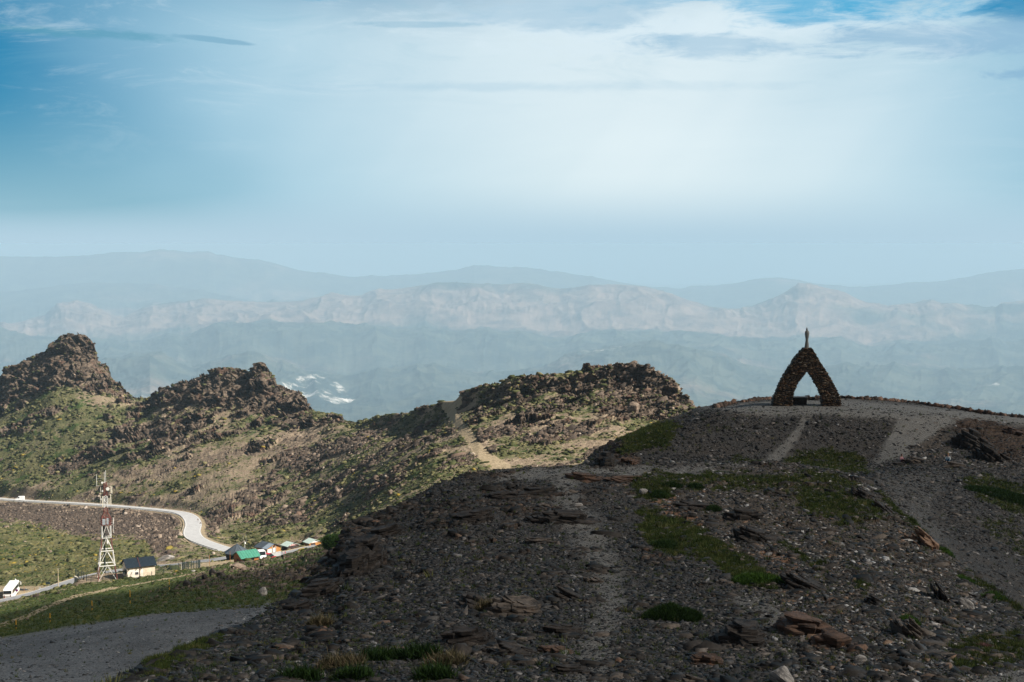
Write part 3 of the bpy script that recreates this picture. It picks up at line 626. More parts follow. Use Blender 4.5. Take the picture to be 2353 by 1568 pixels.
# ------------------------------------------------------------------ HILL with the monument and the shelf to its right
HILL_ROWS = [
  [(1150, 2100, 45), (3000, 2100, 45)],
  [(1150, 1400, 84), (1600, 1330, 84), (1990, 1240, 84), (2160, 1330, 84), (2300, 1415, 84), (2353, 1440, 84), (3000, 1650, 84)],
  [(1150, 1250, 110), (1600, 1170, 112), (1990, 1130, 112), (2100, 1190, 110), (2160, 1230, 108), (2353, 1290, 106), (3000, 1480, 104)],
  [(1150, 1160, 135), (1400, 1120, 138), (1600, 1100, 140), (1800, 1085, 140), (1960, 1092, 140), (2000, 1085, 138), (2100, 1100, 135), (2200, 1120, 132), (2353, 1160, 130), (3000, 1300, 130)],
  [(1150, 1140, 150), (1340, 1085, 155), (1450, 1066, 157), (1600, 1062, 158), (1760, 1060, 158), (1900, 1068, 158), (1990, 1074, 156), (2060, 1062, 155), (2100, 1056, 155), (2200, 1052, 154), (2353, 1060, 152), (3000, 1180, 150)],
  [(1150, 1160, 158), (1340, 1076, 162), (1450, 1030, 165), (1540, 1000, 166), (1650, 985, 167), (1850, 985, 168), (1950, 995, 167), (2050, 1000, 166), (2150, 1000, 166), (2250, 1010, 165), (2353, 1020, 165), (3000, 1120, 160)],
  [(1150, 1180, 165), (1340, 1070, 168), (1450, 1010, 170), (1540, 975, 172), (1650, 950, 173), (1800, 943, 174), (1930, 943, 174), (2050, 950, 174), (2150, 955, 174), (2353, 980, 174), (3000, 1080, 170)],
  [(1150, 1200, 172), (1340, 1068, 175), (1450, 1002, 177), (1540, 966, 180), (1640, 940, 182), (1780, 931, 183), (1930, 932, 183), (2050, 938, 183), (2200, 955, 183), (2353, 970, 183), (3000, 1070, 180)],
  [(1150, 1240, 180), (1340, 1066, 182), (1380, 1030, 184), (1450, 998, 188), (1540, 962, 195), (1600, 942, 200), (1640, 932, 203), (1700, 922, 206), (1760, 917, 208), (1850, 915, 208), (1930, 914, 208), (2000, 917, 208), (2100, 925, 208), (2200, 938, 208), (2353, 959, 208), (3000, 1050, 205)],
  [(1150, 1400, 195), (1400, 1060, 195), (1600, 962, 212), (1850, 930, 220), (2353, 975, 220), (3000, 1080, 215)],
  [(1150, 1800, 230), (1400, 1500, 230), (1600, 1350, 260), (3000, 1350, 280)],
]
cols_h = np.concatenate([np.arange(1150, 1300, 5), np.arange(1300, 2440, 1.9), np.arange(2440, 3000, 12)])
PH = loft(HILL_ROWS, cols_h, [5, 12, 45, 45, 34, 40, 30, 16, 16, 5, 8])
def hill_masks(P):
    px, py = proj(P); sh = px.shape; Q = np.stack([P[..., 0] / P[..., 1], P[..., 2] / P[..., 1], np.log(P[..., 1])], -1).reshape(-1, 3) * F
    wn = (fbm(Q / 60, 4, 23) - .5).reshape(sh); wn2 = (fbm(Q / 20, 4, 27) - .5).reshape(sh)
    X = px + wn * 50 + wn2 * 20; Y = py + wn2 * 22 + wn * 14
    g = np.zeros(sh)
    for pts, k in (([(1420, 1030), (1440, 1000), (1500, 975), (1560, 968), (1545, 1000), (1500, 1040), (1430, 1050)], 1.0), ([(1800, 1065), (1860, 1035), (1960, 1035), (1990, 1060), (1990, 1090), (1760, 1085)], .75),
                   ([(1640, 1080), (1700, 1050), (1760, 1060), (1760, 1090)], .6), ([(2215, 1105), (2260, 1092), (2353, 1115), (2420, 1150), (2420, 1190), (2330, 1180), (2250, 1150)], 1.0),
                   ([(2230, 1190), (2353, 1190), (2353, 1290), (2290, 1250)], .45), ([(1560, 1000), (1650, 970), (1700, 975), (1620, 1010)], .4), ([(2000, 1090), (2060, 1085), (2060, 1130), (2010, 1120)], .3)):
        g = np.maximum(g, k * inpoly(X, Y, pts, 8))
    g *= .25 + 1.4 * fbm(Q / 14, 4, 29, .6).reshape(sh)
    U, W = Q[:, 0], Q[:, 1]
    rock = np.maximum(inpoly(X, Y, [(2190, 968), (2260, 965), (2330, 985), (2420, 970), (2420, 1040), (2350, 1062), (2270, 1056), (2220, 1020)], 9), inpoly(X, Y, [(1360, 1060), (1372, 1010), (1440, 1012), (1480, 1050), (1440, 1075)], 8))
    path = np.maximum.reduce([.8 * inpoly(X, py + wn2 * 6, [(1600, 938), (1780, 922), (1930, 916), (2100, 930), (2450, 968), (2450, 985), (2200, 972), (2150, 1000), (2080, 1050), (2000, 1078), (1995, 1065), (2040, 1010), (2050, 968), (1900, 955), (1750, 958)], 8),
                              .60 * (1 - sstep(nearline(px + wn2 * 9, py, [(1855, 955, 12), (1838, 985, 9), (1815, 1020, 12), (1770, 1065, 18)]), .5, 1.6)),
                              .35 * inpoly(X, Y, [(2000, 1090), (2200, 1070), (2150, 1180), (2240, 1330), (2400, 1460), (2300, 1460), (2100, 1220)], 16)])
    tan = np.clip(.75 * inpoly(X, Y, [(2050, 960), (2200, 955), (2400, 960), (2400, 985), (2180, 975), (2200, 1050), (2353, 1060), (2353, 1080), (2080, 1062)], 12) + .3 * wn, 0, 1)
    return dict(grass=np.clip(g, 0, 1), rock=rock, path=path, rust=np.zeros(sh), tan=tan), Q, px, py, U, W
MH, QH, pxH, pyH, UH, WH = hill_masks(PH)
PH = displace_near(PH, MH, QH, pxH, pyH, UH, WH, .93, .75)
MONC = at(1852, 932, 181.5)
r0 = np.hypot(PH[..., 0] - MONC.x, PH[..., 1] - MONC.y); w_ = 1 - sstep(r0, 5.5, 10); PH[..., 2] = PH[..., 2] * (1 - w_) + MONC.z * w_
hill = grid_mesh('monument_hill', PH, [mat_near('slate_gravel')], MH)
tag(hill, 'dark gravel hill and shelf below the stone arch', kind='structure')

# ------------------------------------------------------------------ distant mountains
def km(r): return [(x, y, D * 1000) for x, y, D in r]
MS = 1.35
def vary(pts, D): return [(x, y, D * 1000 * MS) for x, y in pts]
C3 = [(-500, 760), (-100, 748), (0, 742), (60, 735), (105, 722), (130, 702), (170, 693), (205, 698), (255, 724), (285, 727), (330, 705), (390, 692), (430, 690), (480, 682), (505, 687), (560, 694), (620, 692), (700, 688), (775, 676), (830, 681), (870, 667), (940, 660), (1000, 652), (1040, 648), (1130, 652), (1200, 650), (1230, 656), (1285, 668), (1330, 660), (1360, 656), (1440, 654), (1490, 662), (1560, 682), (1620, 702), (1700, 712), (1760, 696), (1810, 672), (1835, 655), (1860, 654), (1885, 660), (1935, 672), (1990, 694), (2040, 704), (2100, 700), (2140, 689), (2165, 696), (2220, 705), (2290, 706), (2305, 693), (2353, 690), (2700, 700), (3000, 720)]
C5 = [(-500, 604), (-200, 598), (0, 592), (80, 594), (200, 588), (300, 579), (340, 577), (400, 574), (440, 577), (480, 579), (496, 588), (560, 596), (640, 607), (700, 622), (770, 633), (850, 637), (950, 628), (1050, 620), (1090, 611), (1130, 614), (1220, 618), (1300, 627), (1360, 636), (1430, 652), (1560, 663), (1640, 655), (1700, 648), (1760, 640), (1790, 640), (1850, 650), (1950, 660), (2060, 656), (2150, 648), (2210, 638), (2270, 625), (2353, 617), (2700, 600), (3000, 600)]
C2 = [(-500, 800), (0, 758), (80, 768), (180, 780), (300, 790), (420, 772), (500, 748), (600, 740), (720, 738), (850, 752), (1000, 758), (1150, 765), (1300, 770), (1450, 762), (1600, 772), (1800, 775), (2000, 790), (2200, 785), (2353, 780), (3000, 780)]
C1 = [(-500, 850), (0, 840), (120, 850), (230, 830), (300, 818), (345, 806), (400, 832), (440, 845), (520, 822), (570, 812), (650, 835), (700, 850), (730, 850), (800, 862), (900, 850), (1000, 838), (1100, 850), (1250, 845), (1330, 815), (1400, 795), (1500, 790), (1600, 800), (1700, 835), (1800, 850), (2000, 840), (2150, 850), (2353, 845), (3000, 840)]
MT_ROWS = [vary([(-500, 1750), (3000, 1750)], 1.75), vary([(-500, 1330), (3000, 1330)], 3.2), vary([(-500, 1090), (3000, 1090)], 5.6), vary([(-500, 965), (600, 975), (1000, 960), (2000, 960), (3000, 970)], 8),
           vary([(x, y + 60) for x, y in C1], 9.8), vary(C1, 11), vary([(x, y + 6) for x, y in C1], 12), vary([(x, y + 28) for x, y in C2], 13), vary(C2, 13.7), vary([(x, y + 7) for x, y in C2], 14.4),
           vary([(x, .5 * y + .5 * 745) for x, y in C3], 15.6), vary(C3, 17), vary([(x, y + 14) for x, y in C3], 18.2),
           vary([(-500, 690), (0, 700), (150, 690), (3000, 730)], 20), vary([(-500, 640), (0, 672), (130, 655), (200, 650), (300, 652), (420, 658), (520, 678), (640, 700), (800, 720), (1500, 730), (3000, 730)], 21.5), vary([(-500, 670), (0, 690), (3000, 735)], 23),
           vary([(x, y + 30) for x, y in C5], 24.5), vary(C5, 26), vary([(x, y + 14) for x, y in C5], 28), vary([(-500, 650), (3000, 650)], 60)]
cols_t = np.concatenate([np.arange(-500, -60, 8), np.arange(-60, 2420, 2.2), np.arange(2420, 3000, 10)])
PT = loft(MT_ROWS, cols_t, [6, 6, 8, 30, 36, 8, 10, 34, 8, 30, 46, 8, 6, 16, 6, 10, 20, 5, 5])
pxT, pyT = proj(PT); shT = pxT.shape
QT = np.stack([PT[..., 0] / PT[..., 1], PT[..., 2] / PT[..., 1], np.log(PT[..., 1])], -1).reshape(-1, 3) * F * np.array([1, 1.6, .35])
QS = QT + 40 * np.stack([fbm(QT / 90, 3, 541), fbm(QT / 90, 3, 543), fbm(QT / 90, 3, 547)], -1)
rel = (ridged(QS / np.array([120, 90, 260.]), 5, 501, .52).reshape(shT) - .5) * 34 + .5 * (ridged(QS / np.array([34, 26, 90.]), 4, 511, .5).reshape(shT) - .5) * 5
crestw = np.ones(shT)
rel = rel * np.where(PT[..., 1] > 19500 * MS, .35, 1.0) * np.where(PT[..., 1] < 6500 * MS, 0.4, 1)
rel *= 1 - .62 * np.exp(-((PT[..., 1] - 17000 * MS) / 650.) ** 2)
# craggy cliffs on the main range
crag = np.maximum.reduce([inpoly(pxT, pyT, [(960, 715), (1010, 680), (1090, 675), (1200, 690), (1240, 725), (1180, 745), (1020, 740)], 15), inpoly(pxT, pyT, [(1820, 650), (1880, 652), (1900, 680), (1830, 685)], 6), inpoly(pxT, pyT, [(110, 720), (170, 690), (260, 720), (240, 745), (130, 740)], 10), inpoly(pxT, pyT, [(1280, 760), (1400, 740), (1540, 770), (1400, 785)], 12)]) * (PT[..., 1] > 15200 * MS) * (PT[..., 1] < 17800 * MS)
rel += crag * (ridged(QT / np.array([12, 40, 12.]), 4, 521, .6).reshape(shT) - .4) * 7
PT[..., 2] += rel * PT[..., 1] / F * 0.9
PT[..., 1] += 0
wnT = (fbm(QT / 30, 4, 531) - .5).reshape(shT)
dry = .30 + np.where((PT[..., 1] > 14600 * MS) & (PT[..., 1] < 18000 * MS), .26, 0) + .25 * inpoly(pxT, pyT, [(-100, 760), (250, 720), (900, 670), (1600, 690), (1550, 740), (700, 745), (200, 765)], 20) - .25 * inpoly(pxT, pyT + wnT * 20, [(-100, 768), (600, 745), (1200, 765), (1600, 780), (1600, 800), (1200, 810), (300, 815), (-100, 820)], 10)
pale = np.zeros(shT)
for pts, k in (([(640, 880), (700, 862), (760, 855), (830, 905), (800, 945), (720, 930), (660, 905)], .76), ([(655, 888), (720, 852), (730, 856), (670, 896)], 1.0), ([(330, 905), (410, 905), (380, 925), (300, 925)], .9),
               ([(1320, 805), (1420, 785), (1530, 790), (1540, 800), (1440, 810), (1330, 830)], .62), ([(590, 805), (640, 795), (700, 800), (680, 815), (600, 818)], .6), ([(2225, 880), (2300, 882), (2295, 892), (2235, 890)], 1.0), ([(960, 840), (1060, 855), (1090, 870), (1000, 858)], .6),
               ([(880, 905), (960, 940), (900, 960), (820, 965)], .45), ([(1600, 905), (1750, 905), (1760, 925), (1600, 935)], .55), ([(2000, 770), (2180, 778), (2170, 800), (1990, 795)], .4), ([(530, 830), (600, 825), (620, 870), (560, 880)], .5), ([(300, 820), (350, 808), (420, 850), (360, 880), (290, 870)], .42),
               ([(520, 705), (545, 706), (542, 711), (520, 711)], 1.0)):
    pale = np.maximum(pale, k * inpoly(pxT + wnT * 25, pyT + wnT * 10, pts, 9) * .82)
pale = np.maximum(pale, crag * .30)
mts = grid_mesh('mountains', PT, [mat_mountains()], dict(dry=np.clip(dry, 0, 1), pale=pale))
tag(mts, 'hazy blue mountain ranges beyond the valley', kind='structure')

# ------------------------------------------------------------------ ground finder for placing things
def vis_grid(P, step, rows=None):
    return P[::step, ::step]
BV = {'far': bvh_of(PF[::2, ::2]), 'mound': bvh_of(PM[::2, ::2]), 'hill': bvh_of(PH[::2, ::2])}
def hit(px, py, which=None):
    x, y, z = ray(px, py); d = Vector((x, y, z)).normalized(); best = None
    for k, b in BV.items():
        if which and k != which: continue
        h = b.ray_cast(Vector((0, 0, 0)), d, 3000)
        if h[0] is not None and (best is None or h[3] < best[1]): best = (h[0], h[3], h[1])
    return best
def ground_z(x, y, which=None):
    best = None
    for k, b in BV.items():
        if which and k != which: continue
        h = b.ray_cast(Vector((x, y, 500)), Vector((0, 0, -1)), 3000)
        if h[0] is not None and (best is None or h[0].z > best): best = h[0].z
    return best if best is not None else 0

# ------------------------------------------------------------------ mesh helpers
class MB:
    def __init__(s): s.V = []; s.F = []
    def box(s, x0, x1, y0, y1, z0, z1, M=None):
        n = len(s.V); c = [(x0, y0, z0), (x1, y0, z0), (x1, y1, z0), (x0, y1, z0), (x0, y0, z1), (x1, y0, z1), (x1, y1, z1), (x0, y1, z1)]
        s.V += [tuple(M @ Vector(p)) if M else p for p in c]
        s.F += [tuple(n + i for i in f) for f in ((0, 3, 2, 1), (4, 5, 6, 7), (0, 1, 5, 4), (1, 2, 6, 5), (2, 3, 7, 6), (3, 0, 4, 7))]; return s
    def bar(s, a, b, r, n=6, r2=None):
        a = Vector(a); b = Vector(b); d = (b - a).normalized(); u = d.orthogonal().normalized(); w = d.cross(u); k = len(s.V); r2 = r if r2 is None else r2
        for p, q in ((a, r), (b, r2)):
            for i in range(n):
                t = 2 * math.pi * i / n; s.V.append(tuple(p + u * math.cos(t) * q + w * math.sin(t) * q))
        for i in range(n): j = (i + 1) % n; s.F.append((k + i, k + j, k + n + j, k + n + i))
        s.F.append(tuple(k + i for i in reversed(range(n)))); s.F.append(tuple(k + n + i for i in range(n))); return s
    def prism(s, prof, x0, x1):
        """profile [(y,z)] extruded along x"""
        n = len(prof); k = len(s.V)
        for x in (x0, x1): s.V += [(x, y, z) for y, z in prof]
        for i in range(n): j = (i + 1) % n; s.F.append((k + i, k + j, k + n + j, k + n + i))
        s.F.append(tuple(k + i for i in reversed(range(n)))); s.F.append(tuple(k + n + i for i in range(n))); return s
    def lathe(s, prof, n=14, c=(0, 0, 0), sx=1, sy=1):
        k = len(s.V)
        for r, z in prof:
            for i in range(n):
                t = 2 * math.pi * i / n; s.V.append((c[0] + r * math.cos(t) * sx, c[1] + r * math.sin(t) * sy, c[2] + z))
        for a in range(len(prof) - 1):
            for i in range(n): j = (i + 1) % n; s.F.append((k + a * n + i, k + a * n + j, k + a * n + n + j, k + a * n + n + i))
        s.F.append(tuple(k + i for i in reversed(range(n)))); s.F.append(tuple(k + (len(prof) - 1) * n + i for i in range(n))); return s
    def poly(s, pts): n = len(s.V); s.V += [tuple(p) for p in pts]; s.F.append(tuple(range(n, n + len(pts)))); return s
    def build(s, name, mat, parent=None, bevel=0.0, smooth=False, solid=0.0):
        me = bpy.data.meshes.new(name); me.from_pydata([tuple(v) for v in s.V], [], s.F); me.validate()
        bm = bmesh.new(); bm.from_mesh(me); bmesh.ops.recalc_face_normals(bm, faces=bm.faces); bm.to_mesh(me); bm.free()
        me.materials.append(mat); o = bpy.data.objects.new(name, me); C.objects.link(o)
        if parent: o.parent = parent
        if smooth: me.shade_smooth()
        if solid: m = o.modifiers.new('thickness', 'SOLIDIFY'); m.thickness = solid
        if bevel: m = o.modifiers.new('bevel', 'BEVEL'); m.width = bevel; m.segments = 2; m.limit_method = 'ANGLE'
        return o

WHITE = simple('white_paint', (.72, .72, .70), .5, .06, wear=(.50, .47, .43)); RED = simple('faded_red_paint', (.17, .055, .045), .6, .25, wear=(.18, .07, .05))
STEEL = simple('galvanised_steel', (.42, .43, .44), .45, .1, metal=.4); DKST = simple('dark_green_steel', (.030, .050, .052), .6, .2)
CONC = simple('concrete', (.42, .40, .36), .9, .14, 1.5, bump=.02); GLASS = simple('dark_glass', (.015, .020, .024), .12, .1, spec=.6)
RUBBER = simple('rubber', (.02, .02, .02), .9, .1); BLACKR = simple('dark_corrugated_roof', (.012, .022, .034), .55, .25, 3, wear=(.03, .045, .06))
CREAM = simple('cream_render', (.66, .56, .43), .9, .10, .8, bump=.01, wear=(.46, .39, .30)); PALEW = simple('whitewashed_render', (.74, .68, .58), .9, .08, .8, wear=(.50, .45, .38))
GREYB = simple('grey_plinth_paint', (.17, .20, .23), .8, .15); WOOD = simple('orange_stained_wood', (.40, .185, .060), .7, .25, 1.4, sc=(9, 9, 1)); DWOOD = simple('brown_stained_wood', (.12, .058, .030), .8, .3, 1.4, sc=(1, 1, 7))
GREENR = simple('green_sheet_roof', (.060, .235, .170), .55, .15, 1.2, wear=(.11, .27, .21)); SLATE = simple('grey_sheet_roof', (.070, .088, .108), .5, .15, 1.0); GREYR = simple('blue_grey_roof_sheet', (.27, .33, .40), .5, .1)
GREYW = simple('grey_block_wall', (.36, .37, .38), .9, .15, 1.5); PGREEN = simple('pale_green_roof', (.48, .60, .56), .6, .10, 1.2, wear=(.65, .70, .66)); DARKW = simple('dark_timber', (.050, .042, .038), .8, .3)
YEL = simple('yellow_pole_paint', (.62, .33, .03), .6, .15); ORNG = simple('weathered_orange_wood', (.36, .16, .05), .8, .2)

# ------------------------------------------------------------------ asphalt roads
def ribbon(name, line, half, mat, dz, edges, label):
    A = np.array(line); T = np.gradient(A[:, :2], axis=0); T /= np.linalg.norm(T, axis=1, keepdims=True); Nn = np.stack([-T[:, 1], T[:, 0]], 1)
    def strip(o0, o1, h):
        P = np.zeros((len(A), 2, 3))
        for k, off in enumerate((o0, o1)): P[:, k, :2] = A[:, :2] + Nn * off; P[:, k, 2] = A[:, 2] + h
        return P
    P = strip(-half, half, dz); idx = np.arange(len(A) * 2).reshape(-1, 2)
    f = np.stack([idx[:-1, 0], idx[:-1, 1], idx[1:, 1], idx[1:, 0]], -1)
    o = raw_mesh(name, P.reshape(-1, 3), f, mat); tag(o, label, kind='structure')
    V = []; Fs = []
    for off, w in edges:
        P = strip(off - w, off + w, dz + .008).reshape(-1, 3); f2 = f + len(V) * 0 + (len(V[0]) * len(V) if V else 0); V.append(P); Fs.append(f2)
    mk = raw_mesh('road_markings', np.concatenate(V), np.concatenate(Fs), simple('road_paint', (.75, .75, .72), .6, .08)); mk['kind'] = 'structure'
    return A, Nn
ASPH = simple('pale_asphalt', (.46, .465, .475), .85, .10, .5, bump=.01); ASPH2 = simple('worn_asphalt', (.23, .235, .25), .85, .12, .5)
AU, NU = ribbon('upper_road', UP[::3], 3.7, ASPH, .10, [(-3.3, .09), (3.3, .09)], 'pale grey mountain road curving below the rocky slope')
AL, NL = ribbon('lower_road', LOW[::3], 2.6, ASPH2, .10, [(-2.35, .07), (2.35, .07)], 'narrow grey service road past the parked coach')

def nearest(A, px):
    x, y = proj(A); return int(np.argmin(abs(x - px)))
# guard rail on the outside of the bend
def guard_rail():
    i0 = nearest(AU, 410); i1 = int(len(AU) * .88); sgn = 1 if (AU[i0] + 0)[1] > 0 else 1
    # the outer side is the one nearer the viewpoint
    side = -1 if (AU[i0, 1] + NU[i0, 1] * 4) > (AU[i0, 1] - NU[i0, 1] * 4) else 1
    pts = [Vector((AU[i, 0] + NU[i, 0] * 4.1 * side, AU[i, 1] + NU[i, 1] * 4.1 * side, AU[i, 2])) for i in range(10, i1)]
    t = thing('guard_rail', 'long steel guard rail along the outer edge of the pale bending road', 'guard rail', pts[0]); o = pts[0]
    r = MB()
    for a, b in zip(pts[:-1], pts[1:]):
        a = a - o; b = b - o
        r.V += [tuple(a + Vector((0, 0, .75))), tuple(b + Vector((0, 0, .75))), tuple(b + Vector((0, 0, .42))), tuple(a + Vector((0, 0, .42)))]; n = len(r.V); r.F.append((n - 4, n - 3, n - 2, n - 1))
    r.build('rail', STEEL, t, solid=.05)
    for i in range(0, len(pts), 4):
        MB().bar(pts[i] - o + Vector((0, 0, -.2)), pts[i] - o + Vector((0, 0, .72)), .07).build('post', STEEL, t)
guard_rail()
def marker_post():
    t = thing('road_marker', '', 'marker post'); MB().bar((0, 0, -.3), (0, 0, 2.3), .07).build('post', simple('dull_red_pole', (.20, .06, .04), .7), t)
    MB().bar((0, 0, 1.9), (0, 0, 2.3), .085).build('top_band', WHITE, t); return t
mp = None
for k, px in enumerate((66, 104, 142, 182, 290, 325, 362, 398, 417, 432)):
    i = nearest(AU, px); side = 1 if (AU[i, 1] + NU[i, 1]) > (AU[i, 1] - NU[i, 1]) else -1
    p = (AU[i, 0] + NU[i, 0] * 4.6 * side, AU[i, 1] + NU[i, 1] * 4.6 * side, AU[i, 2] - .1)
    t = marker_post() if mp is None else copy_tree(mp); mp = mp or t; t.location = p
    tag(t, 'dull red marker post by the upper road, ' + ('leftmost of all, right beside the white van', 'second from the white van', 'third from the white van', 'fourth from the white van', 'first one right of the lattice tower', 'second right of the lattice tower', 'third right of the lattice tower', 'third before the sharp bend', 'last but one before the sharp bend', 'last one before the sharp bend')[k], 'marker post', 'marker posts along the upper road')
def round_sign(px, off, label, colr):
    i = nearest(AU, px); side = 1 if (AU[i, 1] + NU[i, 1]) > (AU[i, 1] - NU[i, 1]) else -1
    t = thing('road_sign', label, 'road sign', (AU[i, 0] + NU[i, 0] * off * side, AU[i, 1] + NU[i, 1] * off * side, AU[i, 2]))
    MB().bar((0, 0, -.2), (0, 0, 2.4), .05).build('post', STEEL, t)
    MB().bar((0, -.05, 2.4), (0, .02, 2.4), .55, 16).build('sign_face', WHITE, t)
    MB().bar((0, -.09, 2.4), (0, -.06, 2.4), .40, 16).build('sign_disc', colr, t)
round_sign(191, 5.2, 'white round road sign with red centre beside the upper road', RED)
round_sign(223, 5.2, 'small plain white road sign on a post right beside the top of the lattice tower', WHITE)
def tri_sign(px, label):
    i = nearest(AU, px); i = max(i, 3)
    t = thing('warning_sign', label, 'road sign', hit(px[0], px[1])[0] if isinstance(px, tuple) else AU[i]); MB().bar((0, 0, -.3), (0, 0, 1.6), .06).build('post', STEEL, t)
    MB().poly([(-.5, -.06, 1.5), (.5, -.06, 1.5), (0, -.06, 2.4)]).build('sign_face', RED, t, solid=.03)
    MB().poly([(-.26, -.10, 1.62), (.26, -.10, 1.62), (0, -.10, 2.1)]).build('sign_panel', WHITE, t, solid=.02)
for p, l in (((455, 1203), 'upper of two small red triangular signs at the inner edge of the road bend'), ((461, 1211), 'lower of two small red triangular signs at the inner edge of the road bend')):
    h = hit(*p)
    t = thing('warning_sign', l, 'road sign', h[0]); MB().bar((0, 0, -.3), (0, 0, 1.6), .06).build('post', STEEL, t)
    MB().poly([(-.5, -.06, 1.5), (.5, -.06, 1.5), (0, -.06, 2.4)]).build('sign_face', RED, t, solid=.03)
    MB().poly([(-.26, -.10, 1.62), (.26, -.10, 1.62), (0, -.10, 2.1)]).build('sign_panel', WHITE, t, solid=.02)

# ------------------------------------------------------------------ buildings
def gable_walls(W, Ld, H, rise, base=-1.2):
    """ridge along x. Ld = length in x, W = depth in y, front at -y"""
    m = MB(); m.prism([(-W / 2, base), (W / 2, base), (W / 2, H), (0, H + rise), (-W / 2, H)], -Ld / 2, Ld / 2); return m
def roof_sheets(W, Ld, H, rise, over, t, mat, parent, corr=0, name='roof'):
    k = rise / (W / 2)
    for s in (-1, 1):
        m = MB(); y1 = s * (W / 2 + over); z1 = H - over * k
        m.prism([(0, H + rise + .02), (y1, z1 + .02), (y1, z1 + .02 + t), (0, H + rise + .02 + t)], -Ld / 2 - over, Ld / 2 + over)
        if corr:
            x = -Ld / 2 - over + corr / 2
            while x < Ld / 2 + over: m.prism([(s * .02, H + rise + t + .022), (y1 * .998, z1 + t + .022), (y1 * .998, z1 + t + .07), (s * .02, H + rise + t + .07)], x - corr * .22, x + corr * .22); x += corr
        m.build(name, mat, parent)
def place_b(px, py, D, yaw, name, label, cat, dz=0):
    p = at(px, py, D); z = ground_z(p.x, p.y, 'far'); return thing(name, label, cat, (p.x, p.y, p.z + dz), R(yaw)), p
# transformer house by the tower
def house():
    t, p = place_b(319, 1326, 352.5, 30, 'utility_house', 'small cream utility house with dark corrugated roof beside the lattice tower', 'building')
    W, Ld, H, rs = 4.6, 6.9, 3.35, 1.5
    gable_walls(W, Ld, H, rs).build('wall', PALEW, t)
    MB().box(.6, Ld / 2 + .004, -W / 2 - .03, -W / 2 + .1, .55, H - .05).build('wall_panel', CREAM, t)
    MB().box(-Ld / 2 - .03, Ld / 2 + .03, -W / 2 - .05, W / 2 + .03, -1.0, .52).build('plinth', GREYB, t)
    roof_sheets(W, Ld, H, rs, .45, .08, BLACKR, t, corr=.34)
    w = MB().box(-1.55, -.65, -W / 2 - .06, -W / 2 + .05, 1.15, 1.9).build('window', WHITE, t); MB().box(-1.48, -1.13, -W / 2 - .09, -W / 2 - .04, 1.22, 1.83).box(-1.07, -.72, -W / 2 - .09, -W / 2 - .04, 1.22, 1.83).build('pane', GLASS, w)
    MB().box(-Ld / 2 - .06, -Ld / 2 + .02, -.8, .2, .5, 2.5).build('door', GREYB, t)
    MB().bar((-.35, -W / 2 - .10, .4), (-.35, -W / 2 - .10, H + .1), .05).bar((-.35, -W / 2 - .45, H - .2), (-.35, -.2, H + rs + .2), .06).build('downpipe', RED, t)
    for x in (-3.1, -1.2, .0): MB().bar((x, -W / 2, 2.65), (x, -W / 2 - .3, 2.55), .09, 8).build('wall_lamp', DKST, t)
    MB().bar((-2.4, -W / 2, 1.7), (-2.25, -W / 2 - .25, 2.1), .06).bar((-2.25, -W / 2 - .25, 2.1), (-2.5, -W / 2 - .3, 1.3), .05).build('bracket', STEEL, t)
    v = MB()
    for a in range(5): v.bar((-Ld / 2 - .55, -W / 2 - .2 + a * .4, H - .1 + a * .26), (-Ld / 2 - .1, -W / 2 - .2 + a * .4, H - .05 + a * .26), .03)
    v.build('gable_rail', RED, t)
    MB().bar((-Ld / 2 + .3, 0, H + rs + .1), (.2, 0, H + rs + .55), .035).bar((-Ld / 2 + .3, 0, H + rs), (-Ld / 2 + .3, 0, H + rs + .5), .03).build('roof_rail', DKST, t)
    MB().box(-Ld / 2 - .7, -Ld / 2 - .02, -1.8, -.9, 1.6, 2.3).box(-Ld / 2 - 3.2, -Ld / 2 - .7, -1.3, -1.1, 2.0, 2.15).build('cable_duct', DKST, t)
house()
def green_cabin():
    t, p = place_b(566, 1291, 402, 38, 'wooden_cabin', 'brown wooden cabin with bright green sheet roof beside the white van', 'cabin')
    W, Ld, H, rs = 4.9, 5.3, 1.9, 1.35
    gable_walls(W, Ld, H, rs, -1.8).build('wall', simple('red_brown_boards', (.33, .125, .045), .7, .25, 1.2, sc=(1, 1, 8)), t)
    roof_sheets(W, Ld, H, rs, .5, .07, GREENR, t, corr=.8)
    MB().box(-Ld / 2 - .05, -Ld / 2 + .02, -.5, .5, -1.0, 1.1).build('door', DWOOD, t)
    MB().box(.2, 1.2, -W / 2 - .05, -W / 2 + .05, .7, 1.4).build('window', GLASS, t)
green_cabin()
def pavilion():
    t, p = place_b(545, 1278, 428, 20, 'pavilion', 'dark pyramid roofed pavilion behind the green roofed cabin', 'pavilion')
    r = MB(); n = 8; a = 4.0; e = 1.2
    pts = [(a * math.cos(2 * math.pi * (i + .5) / n) * 1.0, a * math.sin(2 * math.pi * (i + .5) / n), e) for i in range(n)]
    for i in range(n): r.poly([pts[i], pts[(i + 1) % n], (0, 0, e + 2.5)])
    for i in range(n): r.bar((pts[i][0], pts[i][1], e + .03), (0, 0, e + 2.55), .05)
    r.poly(list(reversed(pts))); r.build('roof', SLATE, t)
    MB().lathe([(2.9, -2.5), (3.6, e - .02)], 8).build('wall', simple('navy_boards', (.014, .020, .032), .7), t)
    MB().bar((0, 0, e + 2.4), (0, 0, e + 2.9), .06).build('finial', STEEL, t)
pavilion()
